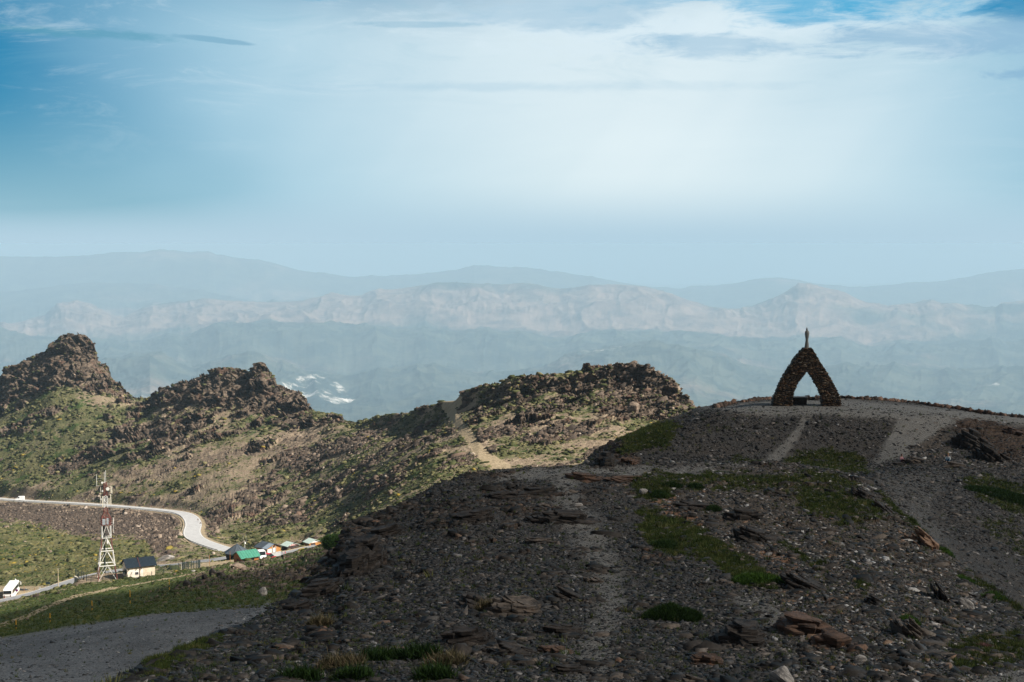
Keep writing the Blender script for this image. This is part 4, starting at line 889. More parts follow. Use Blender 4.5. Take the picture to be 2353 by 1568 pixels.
def chalet():
    t, p = place_b(617, 1278, 436, 48, 'chalet', 'chalet with timber gable, white panels and grey block ground floor', 'building')
    # gable faces local -y : ridge along y
    W, Ld, H, rs = 5.4, 5.4, 3.1, 1.15
    m = MB(); n = [(-W / 2, -1.5), (W / 2, -1.5), (W / 2, 1.55), (-W / 2, 1.55)]
    m.box(-W / 2, W / 2, -Ld / 2, Ld / 2, -1.5, 1.55); m.build('ground_floor', GREYW, t)
    u = MB(); k = len(u.V)
    for y in (-Ld / 2 + .02, Ld / 2 - .02): u.V += [(-W / 2 + .02, y, 1.55), (W / 2 - .02, y, 1.55), (W / 2 - .02, y, H), (0, y, H + rs), (-W / 2 + .02, y, H)]
    for i in range(5): j = (i + 1) % 5; u.F.append((i, j, 5 + j, 5 + i))
    u.F += [(4, 3, 2, 1, 0), (5, 6, 7, 8, 9)]; u.build('upper_floor', WOOD, t)
    for s, mt, nm in ((-1, SLATE, 'roof'), (1, SLATE, 'roof')):
        q = MB(); o = .5; kk = rs / (W / 2); x1 = s * (W / 2 + o); z1 = H - o * kk
        for y in (-Ld / 2 - o, Ld / 2 + o): q.V += [(0, y, H + rs + .03), (x1, y, z1 + .03), (x1, y, z1 + .13), (0, y, H + rs + .13)]
        q.F += [(0, 1, 2, 3), (7, 6, 5, 4)] + [(i, (i + 1) % 4, 4 + (i + 1) % 4, 4 + i) for i in range(4)]; ro = q.build(nm, mt, t)
        if s < 0:
            g = MB(); f0, f1 = .12, 1.0
            g.V += [(x1 * f0, -Ld / 2 - .46, H + rs + .14 + (z1 - H - rs) * f0), (x1 * .99, -Ld / 2 - .46, z1 + .14), (x1 * .99, -Ld / 2 + 1.9, z1 + .14), (x1 * f0, -Ld / 2 + 1.9, H + rs + .14 + (z1 - H - rs) * f0)]; g.F.append((0, 1, 2, 3)); g.build('roof_patch', GREYR, ro, solid=.04)
    for x0, x1 in ((-2.5, -.9), (-.35, .5)): MB().box(x0, x1, -Ld / 2 - .05, -Ld / 2 + .1, 1.65, 2.85 if x0 < -1 else 2.95).build('white_panel', WHITE, t)
    w = MB().box(-.3, .25, -Ld / 2 - .06, -Ld / 2 + .1, 3.15, 3.6).build('window', GLASS, t)
    for x in (-.6, .7): MB().box(x - .1, x + .1, -Ld / 2 - .08, -Ld / 2 + .1, 1.55, 3.7).build('pilaster', GREYW, t)
    for y in (-2.2, -.6, 1.0): MB().box(-W / 2 - .05, -W / 2 + .1, y - .6, y + .6, -.9, 1.4).build('garage_door', simple('pale_grey_door', (.42, .45, .46), .6), t)
    MB().box(-W / 2 - .04, -W / 2 + .1, -2.5, .6, 1.75, 2.6).build('glazing', simple('teal_glass', (.02, .10, .11), .2), t)
chalet()
def shed(px, py, D, yaw, label, gm, wm, W, Ld, H, rs, stuff):
    t, p = place_b(px, py, D, yaw, 'kiosk_shed', label, 'shed')
    m = MB(); m.box(-W / 2, W / 2, -Ld / 2, Ld / 2, -1.3, H); m.build('wall', wm, t)
    for y in (-Ld / 2 - .02,):
        MB().prism([(0, 0)], 0, 0) if False else None
        g = MB(); g.V += [(-W / 2, y, H), (W / 2, y, H), (0, y, H + rs), (-W / 2, y + .1, H), (W / 2, y + .1, H), (0, y + .1, H + rs)]; g.F += [(0, 1, 2), (5, 4, 3), (0, 3, 4, 1), (1, 4, 5, 2), (2, 5, 3, 0)]; gb = g.build('gable_panel', gm, t)
        if stuff:
            for x, z, w in stuff: MB().box(x, x + w, y - .03, y - .005, H + z, H + z + .16).build('gable_mark', WHITE, gb)
    for s in (-1, 1):
        q = MB(); o = .35; kk = rs / (W / 2); x1 = s * (W / 2 + o); z1 = H - o * kk
        for y in (-Ld / 2 - o, Ld / 2 + o): q.V += [(0, y, H + rs + .03), (x1, y, z1 + .03), (x1, y, z1 + .11), (0, y, H + rs + .11)]
        q.F += [(0, 1, 2, 3), (7, 6, 5, 4)] + [(i, (i + 1) % 4, 4 + (i + 1) % 4, 4 + i) for i in range(4)]; q.build('roof', PGREEN, t)
    MB().box(-W / 2 + .5, -W / 2 + 2.2, -Ld / 2 - .05, -Ld / 2 + .05, -.2, H - .15).build('shutter', simple('dark_shutter', (.05, .03, .03), .7), t)
shed(667, 1260, 452, 42, 'low kiosk shed with pale green roof and pink red gable', simple('pink_red_panel', (.48, .12, .12), .6, .3, 3, wear=(.7, .5, .5)), DARKW, 4.3, 3.4, 1.15, .8, [(-1.2, .08, .5), (-.4, .1, .35), (.1, .1, .5), (.8, .06, .4), (-.3, .38, .6)])
shed(718, 1252, 458, 40, 'low kiosk shed with white gable and orange boarded front, rightmost of the cabins', WHITE, WOOD, 4.4, 3.4, 1.05, .85, None)

# ------------------------------------------------------------------ lattice tower
def tower():
    base = at(246, 1333, 350)
    t = thing('lattice_tower', 'tall red and white lattice mast with antennas beside the cream house', 'tower', base, R(20))
    lv = [(0, 2.35, RED), (3.95, 1.85, WHITE), (7.6, 1.45, RED), (10.8, 1.08, WHITE), (14.0, 1.04, RED), (15.9, 1.04, RED), (16.9, .46, RED), (18.3, .44, WHITE), (21.2, .38, RED), (24.6, .32, RED)]
    cor = lambda w: [(-w, -w), (w, -w), (w, w), (-w, w)]
    legs = {}
    for i, (z, w, m) in enumerate(lv[:-1]):
        z2, w2 = lv[i + 1][:2]; c1, c2 = cor(w), cor(w2); th = .105 if z < 14 else .075
        for k in range(4):
            MB().bar((*c1[k], z), (*c2[k], z2), th if z < 16 else .08, 6).build('leg', m, t)
        br = MB()
        for k in range(4):
            a1, b1, a2, b2 = c1[k], c1[(k + 1) % 4], c2[k], c2[(k + 1) % 4]
            if z < 15.5:
                mid = ((a2[0] + b2[0]) / 2, (a2[1] + b2[1]) / 2, z2); br.bar((*a1, z), mid, .06).bar((*b1, z), mid, .06); br.bar((*a2, z2), (*b2, z2), .09)
            else:
                nn = max(1, int(round((z2 - z) / .9)))
                for q in range(nn):
                    f, g = q / nn, (q + 1) / nn; lerp = lambda A, B, zz, zz2, h: (A[0] + (B[0] - A[0]) * h, A[1] + (B[1] - A[1]) * h, zz + (zz2 - zz) * h)
                    p, s2 = lerp(a1, a2, z, z2, f), lerp(b1, b2, z, z2, g); 
                    if q % 2: p, s2 = lerp(b1, b2, z, z2, f), lerp(a1, a2, z, z2, g)
                    br.bar(p, s2, .05); br.bar(lerp(a1, a2, z, z2, g), lerp(b1, b2, z, z2, g), .035)
        br.build('bracing', WHITE if z < 14 else m, t)
    MB().box(-2.0, 2.0, -2.0, 2.0, 3.90, 3.98).build('belt_plate', WHITE, t) if False else None
    b = MB()
    for z, w in ((3.95, 1.9), (7.6, 1.5)):
        c = cor(w)
        for k in range(4): b.bar((*c[k], z), (*c[(k + 1) % 4], z), .13)
    b.build('belt', WHITE, t)
    f = MB()
    for x, y in cor(2.35): f.box(x - .9, x + .9, y - .9, y + .9, -.7, -.22).box(x - .35, x + .35, y - .35, y + .35, -.22, .05)
    f.build('footing', CONC, t)
    l = MB()
    for x in (-.28, .28): l.bar((x, 0, 0), (x, 0, 14), .05)
    for k in range(38): l.bar((-.28, 0, .3 + k * .36), (.28, 0, .3 + k * .36), .025)
    for x in (-.6, -.45): l.bar((x, .1, 1.8), (x, .1, 16), .09)
    l.build('ladder', DKST, t)
    pf = MB(); pf.box(-1.25, 1.25, -1.25, 1.25, 14.0, 14.08)
    for z in (14.6, 15.1, 15.6):
        c = cor(1.3)
        for k in range(4): pf.bar((*c[k], z), (*c[(k + 1) % 4], z), .035)
    pf.build('platform', RED, t)
    MB().box(-.9, -.2, -1.1, -.5, 14.15, 15.5).box(.1, .55, -1.1, -.6, 14.2, 15.7).build('equipment_box', simple('pale_blue_cabinet', (.42, .50, .56), .5), t)
    MB().box(.05, .45, -.9, -.5, 9.2, 10.2).build('equipment_box', WHITE, t)
    for x, y, z, h, w in ((-.75, -.55, 18.6, 2.6, .32), (1.25, -.2, 18.9, 2.6, .3), (.8, -.35, 19.0, 1.6, .3), (-1.25, .1, 19.0, 2.3, .2), (1.35, 0, 21.7, 1.9, .22), (1.6, .2, 21.6, 1.9, .2), (-1.15, -.1, 21.6, 1.9, .16), (-.75, .1, 21.7, 1.6, .14)):
        w *= .72; a = MB().box(x - w / 2, x + w / 2, y - .12, y + .12, z, z + h).build('panel_antenna', simple('cream_plastic', (.66, .62, .52), .5), t, bevel=.03)
        MB().bar((x, y + .12, z + h * .3), (0, 0, z + h * .3), .035).bar((x, y + .12, z + h * .8), (0, 0, z + h * .8), .035).build('mount', DKST, a)
    for x, y, z, r in ((.55, -.5, 23.0, .42), (-.75, -.35, 24.6, .27), (-.7, -.3, 22.5, .2)):
        MB().bar((x, y - .12, z), (x, y + .05, z), r, 18, r * .9).bar((x, y + .05, z), (0, 0, z), .06).build('dish_antenna', WHITE, t, smooth=False)
    for x, y, z0, z1 in ((.15, 0, 24.6, 27.6), (-.18, -.05, 24.2, 27.2), (-2.05, -.2, 23.8, 26.7)):
        MB().bar((x, y, z0), (x, y, z1), .05).build('whip_antenna', WHITE, t)
    MB().bar((-2.05, -.2, 23.9), (0, 0, 24.0), .035).bar((-2.05, -.2, 25.6), (0, 0, 25.6), .02).bar((0, 0, 24.4), (1.1, 0, 24.2), .03).build('outrigger', STEEL, t)
    MB().bar((1.75, -.2, 11.8), (1.75, -.2, 13.9), .04).bar((1.75, -.2, 14.1), (1.75, -.2, 15.6), .09).bar((1.75, -.2, 13.9), (1.04, 0, 13.9), .04).bar((1.75, -.2, 14.4), (1.04, 0, 14.4), .04).build('whip_antenna', WHITE, t)
tower()
def fence(pts, label, h=1.9, name='wire_fence'):
    """pts: (px, py, D)"""
    P = []
    for q in pts:
        p = at(*q); z = ground_z(p.x, p.y, 'far'); P.append(Vector((p.x, p.y, max(z, p.z - .6) if abs(z - p.z) < 1.5 else p.z)))
    t = thing(name, label, 'fence', P[0]); w = MB()
    for i, p in enumerate(P):
        q = p - P[0]; MB().bar(q + Vector((0, 0, -.6)), q + Vector((0, 0, h)), .085).build('post', DKST, t)
        if i:
            o = P[i - 1] - P[0]
            for z in np.arange(.1, h, .22): w.bar(o + Vector((0, 0, z)), q + Vector((0, 0, z)), .010, 3)
            nn = int((q - o).length / .22)
            for k in range(nn): r = o.lerp(q, k / nn); w.bar(r + Vector((0, 0, .1)), r + Vector((0, 0, h - .05)), .008, 3)
    w.build('wire_mesh', DKST, t)
fence([(209.6, 1345, 343.5), (236, 1341.5, 343), (264, 1336.5, 344), (293, 1333, 345.5), (321, 1329.5, 347), (348.7, 1325.5, 349)], 'dark wire fence in front of the lattice tower and cream house')
fence([(174, 1323, 356), (181, 1327, 353), (187, 1330.5, 351), (193, 1334, 349), (199, 1338, 347), (209.6, 1345, 343.5)], 'dark wire fence running back along the left side of the tower compound')
fence([(348.7, 1325.5, 349), (376.5, 1319.5, 352), (404.7, 1315.5, 355), (433, 1313, 356)], 'dark wire fence running right from the cream house to the small pen')
fence([(365, 1310, 374), (391, 1308.5, 378), (411, 1307, 380)], 'short wire fence behind the grass strip right of the cream house')
fence([(419, 1309, 372), (424, 1311, 366), (433, 1313, 360), (445, 1312, 362), (456, 1310, 366), (460, 1308, 372), (452, 1306, 376), (440, 1306, 378), (419, 1309, 372)], 'small square wire pen at the right end of the compound fence', h=2.2, name='wire_pen')
def low_wall():
    A = at(172, 1328, 356); B = at(209, 1349, 343)
    t = thing('retaining_wall', 'grey retaining wall with pale coping at the left end of the tower compound', 'wall', A)
    d = B - A; n = Vector((-d.y, d.x, 0)).normalized() * .15
    for nm, z0, z1, k, m in (('wall_face', -2.2, .35, 1.0, CONC), ('coping', .352, .50, 1.7, PALEW)):
        q = MB(); c = []
        for p in (Vector((0, 0, 0)), d):
            for s in (-1, 1):
                for z in (z0, z1): c.append(tuple(p + n * s * k + Vector((0, 0, z))))
        q.V = c; q.F = [(0, 1, 3, 2), (4, 6, 7, 5), (0, 4, 5, 1), (2, 3, 7, 6), (1, 5, 7, 3), (0, 2, 6, 4)]; q.build(nm, m, t)
low_wall()
# snow stakes on the green slope
def stake(px, y0, y1, D, label, cols=(YEL, RUBBER), grp=None):
    p = at(px, y1, D); h = hit(px, y1); 
    if h and abs(h[0].y - D) < 80: p = h[0]; 
    H = (y1 - y0) * p.y / F
    t = thing('snow_pole', label, 'pole', p, group=grp); n = 4
    for k in range(n): MB().bar((0, 0, -.4 if k == 0 else H * k / n), (0, 0, H * (k + 1) / n), .055, 6).build('band', cols[k % 2] if k < n - 1 else cols[0], t)
for a in ((389, 1331, 1356, 260, 'yellow and black snow pole on the grass below the cream house'), (299, 1356, 1388, 215, 'tallest yellow and black snow pole, in the middle of the green slope'), (211.5, 1380, 1404, 205, 'yellow and black snow pole beside the thin dirt track on the green slope'), (115, 1409, 1431, 190, 'yellow and black snow pole near the gravel track at lower left'), (37, 1424, 1447, 180, 'leftmost yellow and black snow pole, at the left edge of the green slope')): stake(*a)
for a in ((481.5, 1274, 1301, 392, 'weathered orange pole by the service road left of the green roofed cabin'), (528.8, 1267, 1291, 400, 'weathered orange pole right at the left corner of the green roofed cabin'), (55.5, 1345, 1362, 415, 'thin orange pole behind the parked coach'), (79.7, 1351, 1364.5, 410, 'thin orange pole at the kerb to the right of the parked coach')): stake(*a, cols=(ORNG, ORNG))
def post_thing(px, y0, y1, D, r, name, label, cat, mat, top=None):
    p = at(px, y1, D); H = (y1 - y0) * D / F; t = thing(name, label, cat, p)
    MB().bar((0, 0, -1.5), (0, 0, H), r, 8, r * .7).build('post', mat, t)
    if top: top(t, H)
    return t
post_thing(134, 1305, 1345, 405, .13, 'wooden_pole', 'tall pale wooden pole on the verge left of the lattice tower', 'pole', simple('pale_wood', (.46, .38, .27), .8), lambda t, H: MB().bar((-.4, 0, H - .2), (.4, 0, H - .2), .06).build('cross_arm', STEEL, t))
post_thing(36, 1334, 1356, 418, .09, 'street_lamp', 'dark lamp post with white globe just behind the parked coach', 'lamp', DKST, lambda t, H: MB().lathe([(.03, 0), (.22, .15), (.26, .32), (.18, .5), (.03, .56)], 12, (0, 0, H)).build('globe', WHITE, t, smooth=True))
post_thing(39, 1354, 1371, 394, .05, 'parking_sign', 'purple round sign on a thin post at the front corner of the coach', 'sign', STEEL, lambda t, H: MB().bar((0, -.08, H - .3), (0, -.03, H - .3), .36, 16).build('sign_face', simple('purple_sign', (.20, .03, .19), .5), t))
post_thing(90.7, 1352, 1363, 402, .10, 'round_sign', 'round white sign on a dark teal post beside the service road', 'sign', simple('teal_post', (.02, .10, .13), .6), lambda t, H: MB().bar((.15, -.08, H), (.15, -.03, H), .36, 16).build('sign_face', WHITE, t))
def twin(t, H):
    MB().bar((.9, 0, -1.2), (.9, 0, H), .06).build('post', STEEL, t); MB().box(-.15, 1.05, -.1, -.04, H - .7, H).build('board', DKST, t)
post_thing(107, 1337, 1352, 408, .06, 'info_board', 'dark board on two posts beside the service road', 'sign', STEEL, twin)
def aer(t, H):
    for x in (-.45, .45): MB().bar((x, 0, H - .3), (x, 0, H + 2.0), .025).build('whip', WHITE, t)
    MB().bar((-.5, 0, H - .3), (.5, 0, H - .3), .04).build('cross_arm', STEEL, t); MB().bar((.1, -.2, H - .6), (.25, -.3, H - .6), .3, 14).build('dish', WHITE, t)
post_thing(562.5, 1243, 1262, 445, .10, 'antenna_mast', 'white antenna mast with two thin whips behind the pyramid roofed pavilion', 'antenna', WHITE, aer)
post_thing(743, 1238, 1256, 462, .06, 'flag_pole', 'thin pale pole right of the rightmost kiosk shed', 'pole', WHITE, lambda t, H: MB().bar((0, 0, H), (0, 0, H + .15), .09, 8).build('cap', STEEL, t))
post_thing(417, 1296, 1312, 374, .07, 'vent_pipe', 'thin bent white pipe standing in the small wire pen', 'pipe', WHITE, lambda t, H: MB().bar((0, 0, H), (.35, 0, H + .3), .05).build('elbow', WHITE, t))
for px, py, l in ((651, 1286 - 80 + 68, 'red and white traffic cone by the right corner of the chalet'), (655.5, 1274, 'plain red traffic cone, right of the red and white one')):
    p = at(px, 1273, 441); t = thing('traffic_cone', l, 'cone', p); MB().lathe([(.30, 0), (.30, .05), (.16, .08), (.11, .4)], 10).build('base', simple('signal_red', (.55, .03, .02), .5), t); MB().lathe([(.11, .402), (.05, .85)], 10).build('tip', WHITE if 'white' in l and 'plain' not in l else simple('signal_red', (.55, .03, .02), .5), t)

# ------------------------------------------------------------------ vehicles (front towards +y)
def wheels(t, W, ys, r):
    for y in ys:
        for s in (-1, 1):
            w = MB().bar((s * (W / 2 - .28), y, r), (s * (W / 2 - .02), y, r), r, 18).build('wheel', RUBBER, t)
            MB().bar((s * (W / 2 - .1), y, r), (s * (W / 2), y, r), r * .55, 14).build('rim', STEEL, w)
def coach():
    p = at(20, 1370.5, 403); t = thing('coach', 'white touring coach parked on the pale lay-by at left', 'bus', (p.x + .8, p.y, p.z), R(9))
    W = 2.5; bw = simple('coach_white', (.80, .80, .80), .35, .03); L0, L1 = -5.8, 5.8
    MB().prism([(L0, .35), (L0 - .05, 1.5), (L0 + .12, 3.0), (L0 + .5, 3.35), (L0 + 3, 3.55), (L1 - 1.2, 3.6), (L1 - .4, 3.2), (L1 + .1, 1.4), (L1, .35)], -W / 2, W / 2).build('body', bw, t, bevel=.12)
    MB().box(-.85, .85, -1.5, 1.5, 3.55, 3.78).build('air_conditioner', bw, t, bevel=.08)
    for s in (-1, 1):
        MB().box(s * (W / 2 - .05), s * (W / 2 + .02), L0 + .7, L1 - 2.2, 1.85, 2.9).build('side_window', GLASS, t)
        MB().prism([(L1 - 2.0, 3.0), (L1 - 2.0, 2.2), (L1 - 1.2, 1.3), (L1 - .1, 1.3), (L1 - .6, 3.0)], s * (W / 2 - .04), s * (W / 2 + .022)).build('front_quarter_window', GLASS, t)
        MB().bar((s * (W / 2 - .1), L1, 3.0), (s * (W / 2 + .35), L1 + .35, 2.6), .05).box(s * (W / 2 + .22), s * (W / 2 + .4), L1 + .2, L1 + .4, 1.9, 2.6).build('mirror', bw, t)
        MB().box(s * (W / 2 - .4) - .09, s * (W / 2 - .4) + .27 * s * 0 + .12, L0 - .13, L0 + .1, .9, 1.7).build('tail_light', simple('dark_red_lens', (.12, .01, .01), .3), t)
        MB().box(s * .75 - .28, s * .75 + .28, L0 - .10, L0 + .1, .78, 1.0).build('rear_reflector', simple('orange_lens', (.55, .20, .08), .4), t)
        MB().box(s * (W / 2 - .03), s * (W / 2 + .012), -1.5, 2.6, .9, 1.55).build('side_stripe', simple('pale_green_decal', (.50, .68, .60), .4, .2, 1.2), t)
    MB().prism([(L0 - .1, 2.15), (L0 + .02, 2.15), (L0 + .18, 2.95), (L0 + .03, 2.98)], -W / 2 + .15, W / 2 - .15).build('rear_window', GLASS, t)
    MB().box(-.8, .8, L0 - .11, L0, 1.25, 1.6).build('engine_grille', simple('light_grey_grille', (.5, .5, .5), .5), t)
    MB().box(-.3, .3, L0 - .13, L0 - .02, .5, .68).build('number_plate', simple('plate', (.6, .6, .6), .5), t)
    MB().box(-W / 2 + .05, W / 2 - .05, L0 - .09, L0 + .05, .28, .46).build('bumper', DKST, t)
    wheels(t, W, (-3.3, -2.1, 3.4), .5)
coach()
def car(name, label, cat, p, yaw, bodym, L, W, H, kind):
    t = thing(name, label, cat, p, R(yaw)); h = L / 2
    if kind == 'van':
        MB().prism([(-h, .3), (-h, H - .15), (-h + .15, H), (h - 1.9, H), (h - 1.1, H * .58), (h - .1, H * .45), (h, .3)], -W / 2, W / 2).build('body', bodym, t, bevel=.08)
        MB().prism([(h - 1.86, H - .1), (h - 1.84, H - .02), (h - 1.08, H * .6 + .02), (h - 1.12, H * .6 - .05)], -W / 2 + .12, W / 2 - .12).build('windscreen', GLASS, t)
        for s in (-1, 1): MB().prism([(h - 2.6, H * .6), (h - 2.6, H - .25), (h - 1.95, H - .25), (h - 1.3, H * .6)], s * (W / 2 - .04), s * (W / 2 + .012)).build('side_window', GLASS, t)
    else:
        MB().prism([(-h, .3), (-h, .95), (-h + .3, 1.0), (h - .9, 1.0), (h - .05, .8), (h, .3)], -W / 2, W / 2).build('body', bodym, t, bevel=.08)
        MB().prism([(-h + .12, .98), (-h + .45, H - .06), (h - 2.2, H - .06), (h - 1.2, .98)], -W / 2 + .1, W / 2 - .1).build('glazing', GLASS, t, bevel=.03)
        MB().prism([(-h + .42, H - .09), (-h + .5, H), (h - 2.35, H), (h - 2.15, H - .09)], -W / 2 + .08, W / 2 - .08).build('roof', bodym, t, bevel=.03)
    for s in (-1, 1):
        MB().box(s * (W / 2 - .25) - .16, s * (W / 2 - .25) + .16, h - .15, h + .02, .62, .8).build('headlight', simple('clear_lens', (.7, .72, .72), .2), t)
        MB().box(s * (W / 2 - .2) - .12, s * (W / 2 - .2) + .12, -h - .02, -h + .1, .7, .92).build('tail_light', simple('dark_red_lens', (.12, .01, .01), .3), t)
    MB().box(-W / 2 + .1, W / 2 - .1, h - .05, h + .04, .3, .48).build('bumper', DKST, t)
    wheels(t, W, (-h + .85, h - .9), .33); return t
car('delivery_van', 'white van parked against the right end of the green roofed cabin', 'van', at(602, 1285, 413), 200, simple('van_white', (.78, .79, .80), .35, .03), 5.2, 2.0, 2.4, 'van')
car('estate_car', 'red car parked in front of the chalet', 'car', at(620, 1286, 414), 250, simple('car_red', (.42, .012, .014), .3, .05), 4.6, 1.85, 1.75, 'car')
car('dark_car', 'dark parked car mostly hidden behind the white coach', 'car', at(48, 1363.5, 412), -40, simple('car_black', (.02, .022, .026), .3, .05), 4.4, 1.8, 1.45, 'car')
i_ = nearest(AU, 52); car('camper_van', 'small white van driving on the far upper road at left', 'van', Vector(tuple(AU[i_])) + Vector((0, 0, .1)), 100, simple('van_white', (.78, .79, .80), .35, .03), 5.4, 2.1, 2.6, 'van')
i_ = nearest(AU, 45); car('saloon_car', 'dark car just left of the white van on the upper road', 'car', Vector(tuple(AU[i_])) + Vector((0, 0, .1)), 100, simple('car_black', (.02, .022, .026), .3, .05), 4.4, 1.8, 1.5, 'car')

# ------------------------------------------------------------------ monument
def arch():
    t = thing('stone_arch', 'dark dry stone arch shaped like a steep A on the gravel hilltop', 'monument', MONC, R(-3))
    out_l = [(-4.31, 0), (-4.12, 1.0), (-3.62, 2.27), (-2.98, 3.63), (-2.10, 5.08), (-1.36, 6.27), (-.64, 7.08), (-.45, 7.42)]
    out_r = [(4.27, 0), (4.22, .91), (3.98, 1.45), (3.52, 2.45), (2.98, 3.36), (2.28, 4.54), (1.58, 5.54), (.82, 6.86), (.41, 7.42)]
    in_l = [(-1.92, 0), (-1.88, 1.09), (-1.64, 2.0), (-1.10, 3.09), (-.44, 3.95), (0, 4.5)]
    in_r = [(1.95, 0), (1.92, 1.18), (1.68, 1.9), (1.06, 2.9), (.46, 3.9), (0, 4.5)]
    f = lambda L, z: float(np.interp(z, [p[1] for p in L], [p[0] for p in L]))
    rnd = random.Random(3); D = .95
    core = MB(); V = []
    zs = np.arange(-.3, 7.41, .25)
    for sgn, (o, i) in ((-1, (out_l, in_l)), (1, (out_r, in_r))):
        for z0, z1 in zip(zs[:-1], zs[1:]):
            zm = (z0 + z1) / 2; a = f(o, zm) - sgn * .12; b = (f(i, zm) + sgn * .12) if zm < 4.44 else 0
            core.box(min(a, b), max(a, b), -D + .12, D - .12, z0, z1 - .001)
    core.build('core', simple('dark_joint_core', (.020, .016, .012), .95), t)  # even dark filling that shows between the stones
    V = []; Fc = []; rn = []
    z = -.15
    while z < 7.40:
        h = rnd.uniform(.055, .115)
        segs = [(f(out_l, z), f(in_l, z)), (f(in_r, z), f(out_r, z))] if z < 4.5 else [(f(out_l, z), f(out_r, z))]
        for a, b in segs:
            for face in (0, 1):
                x = a + rnd.uniform(-.13, .06)
                while x < b:
                    w = min(rnd.uniform(.16, .62), b - x + rnd.uniform(0, .14)); 
                    if w < .06: break
                    y0 = -D - rnd.uniform(-.03, .07) if face == 0 else 0.0; y1 = 0.0 if face == 0 else D + rnd.uniform(-.03, .07)
                    k = len(V); tz = rnd.uniform(-.012, .012); j = lambda: rnd.uniform(-.018, .018)
                    V += [(x + j(), y0 + j(), z + j() - tz), (x + w + j(), y0 + j(), z + j() + tz), (x + w, y1, z), (x, y1, z), (x + j(), y0 + j(), z + h * .93 + j() - tz), (x + w + j(), y0 + j(), z + h * .93 + j() + tz), (x + w, y1, z + h * .93), (x, y1, z + h * .93)]
                    Fc += [[k + q for q in fc] for fc in ((0, 3, 2, 1), (4, 5, 6, 7), (0, 1, 5, 4), (1, 2, 6, 5), (2, 3, 7, 6), (3, 0, 4, 7))]; rn += [rnd.random()] * 8
                    x += w + rnd.uniform(.005, .03)
            # end stones seen in the reveals
        z += h
    m = mat_rnd('arch_schist', [(0, (.016, .012, .009)), (.4, (.046, .031, .020)), (.68, (.085, .055, .032)), (.86, (.13, .066, .036)), (.95, (.17, .125, .075)), (1, (.27, .22, .17))])
    raw_mesh('masonry', V, Fc, m, dict(rnd=rn), parent=t)
arch()
def statue():
    c = Vector(MONC) + Vector((0, 0, 7.36))
    t = thing('statue', 'slender grey figure statue standing on top of the stone arch', 'statue', c)
    g = simple('statue_stone', (.21, .205, .19), .6, .12, 3)
    V = [(.33, 0), (.30, .12), (.26, .28), (.24, .55), (.19, .85), (.17, 1.0), (.18, 1.2), (.24, 1.5), (.285, 1.75), (.295, 1.95), (.26, 2.1), (.19, 2.22), (.12, 2.30)]
    b = MB().lathe(V, 18, sx=1, sy=.85); 
    for i, (x, y, z) in enumerate(b.V):
        th = math.atan2(y, x); r = 1 + .07 * math.sin(th * 7 + z * 1.5) * (1 if z < 1.6 else .4); b.V[i] = (x * r - .10 * max(0, 1 - abs(z - .0) / 1.0) * 0, y * r, z)
    b.build('robe', g, t, smooth=True)
    MB().lathe([(.05, 2.26), (.10, 2.32), (.125, 2.42), (.10, 2.52), (.04, 2.57)], 12, (-.02, 0, 0)).build('head', g, t, smooth=True)
    MB().lathe([(.05, 2.56), (.06, 2.60), (.03, 2.66)], 8, (-.02, 0, 0)).build('crown', g, t, smooth=True)
statue()
def altar():
    p = Vector(MONC) + Vector((-.70, 1.4, 0))
    t = thing('altar', 'low dark block altar with pale slab top inside the arch', 'altar', (p.x, p.y, MONC.z), R(-8))
    V = MB(); V.box(-1.05, 1.05, -.45, .45, -.2, .90); V.build('block', mat_stone('altar_stone', (.02, .016, .013), (.07, .05, .04), (.09, .05, .03), 6), t, bevel=.05)
    MB().box(-1.17, 1.17, -.52, .52, .902, .99).build('slab', simple('pale_slab', (.42, .40, .38), .7), t, bevel=.015)
    q = Vector(MONC) + Vector((-1.35, 3.2, 0)); s = thing('stone_stub', 'short dark stone pillar behind the left leg of the arch', 'pillar', q)
    m = MB(); r = random.Random(8); z = -.2
    while z < 1.5: w = .30 + r.uniform(-.05, .05); m.box(-w + r.uniform(-.04, .04), w, -w, w, z, z + .16); z += .17
    m.build('stones', mat_stone('altar_stone', (.02, .016, .013), (.07, .05, .04), (.09, .05, .03), 6), s)
altar()

# ------------------------------------------------------------------ stones: templates and scatters
def slab_template(n, seed, flat=.35, jag=.25):
    r = random.Random(seed); V = []
    for lvl, (k, z) in enumerate(((1.0, -.5), (.82, .5))):
        for i in range(n):
            t = 2 * math.pi * (i + r.uniform(-.25, .25)) / n; q = k * (1 + r.uniform(-jag, jag)); V.append((math.cos(t) * q * .56, math.sin(t) * q * .33, z * flat + r.uniform(-.04, .04)))
    Fc = []
    for i in range(n): j = (i + 1) % n; Fc += [(i, j, n + j), (i, n + j, n + i)]
    for i in range(1, n - 1): Fc.append((n, n + i, n + i + 1))
    return np.array(V), np.array(Fc)
def rot_mats(yaw, tx, ty):
    c, s = np.cos, np.sin; n = len(yaw); Z = np.zeros(n); O = np.ones(n)
    Rz = np.stack([c(yaw), -s(yaw), Z, s(yaw), c(yaw), Z, Z, Z, O], -1).reshape(n, 3, 3)
    Rx = np.stack([O, Z, Z, Z, c(tx), -s(tx), Z, s(tx), c(tx)], -1).reshape(n, 3, 3)
    Ry = np.stack([c(ty), Z, s(ty), Z, O, Z, -s(ty), Z, c(ty)], -1).reshape(n, 3, 3)
    return Rx @ Ry @ Rz
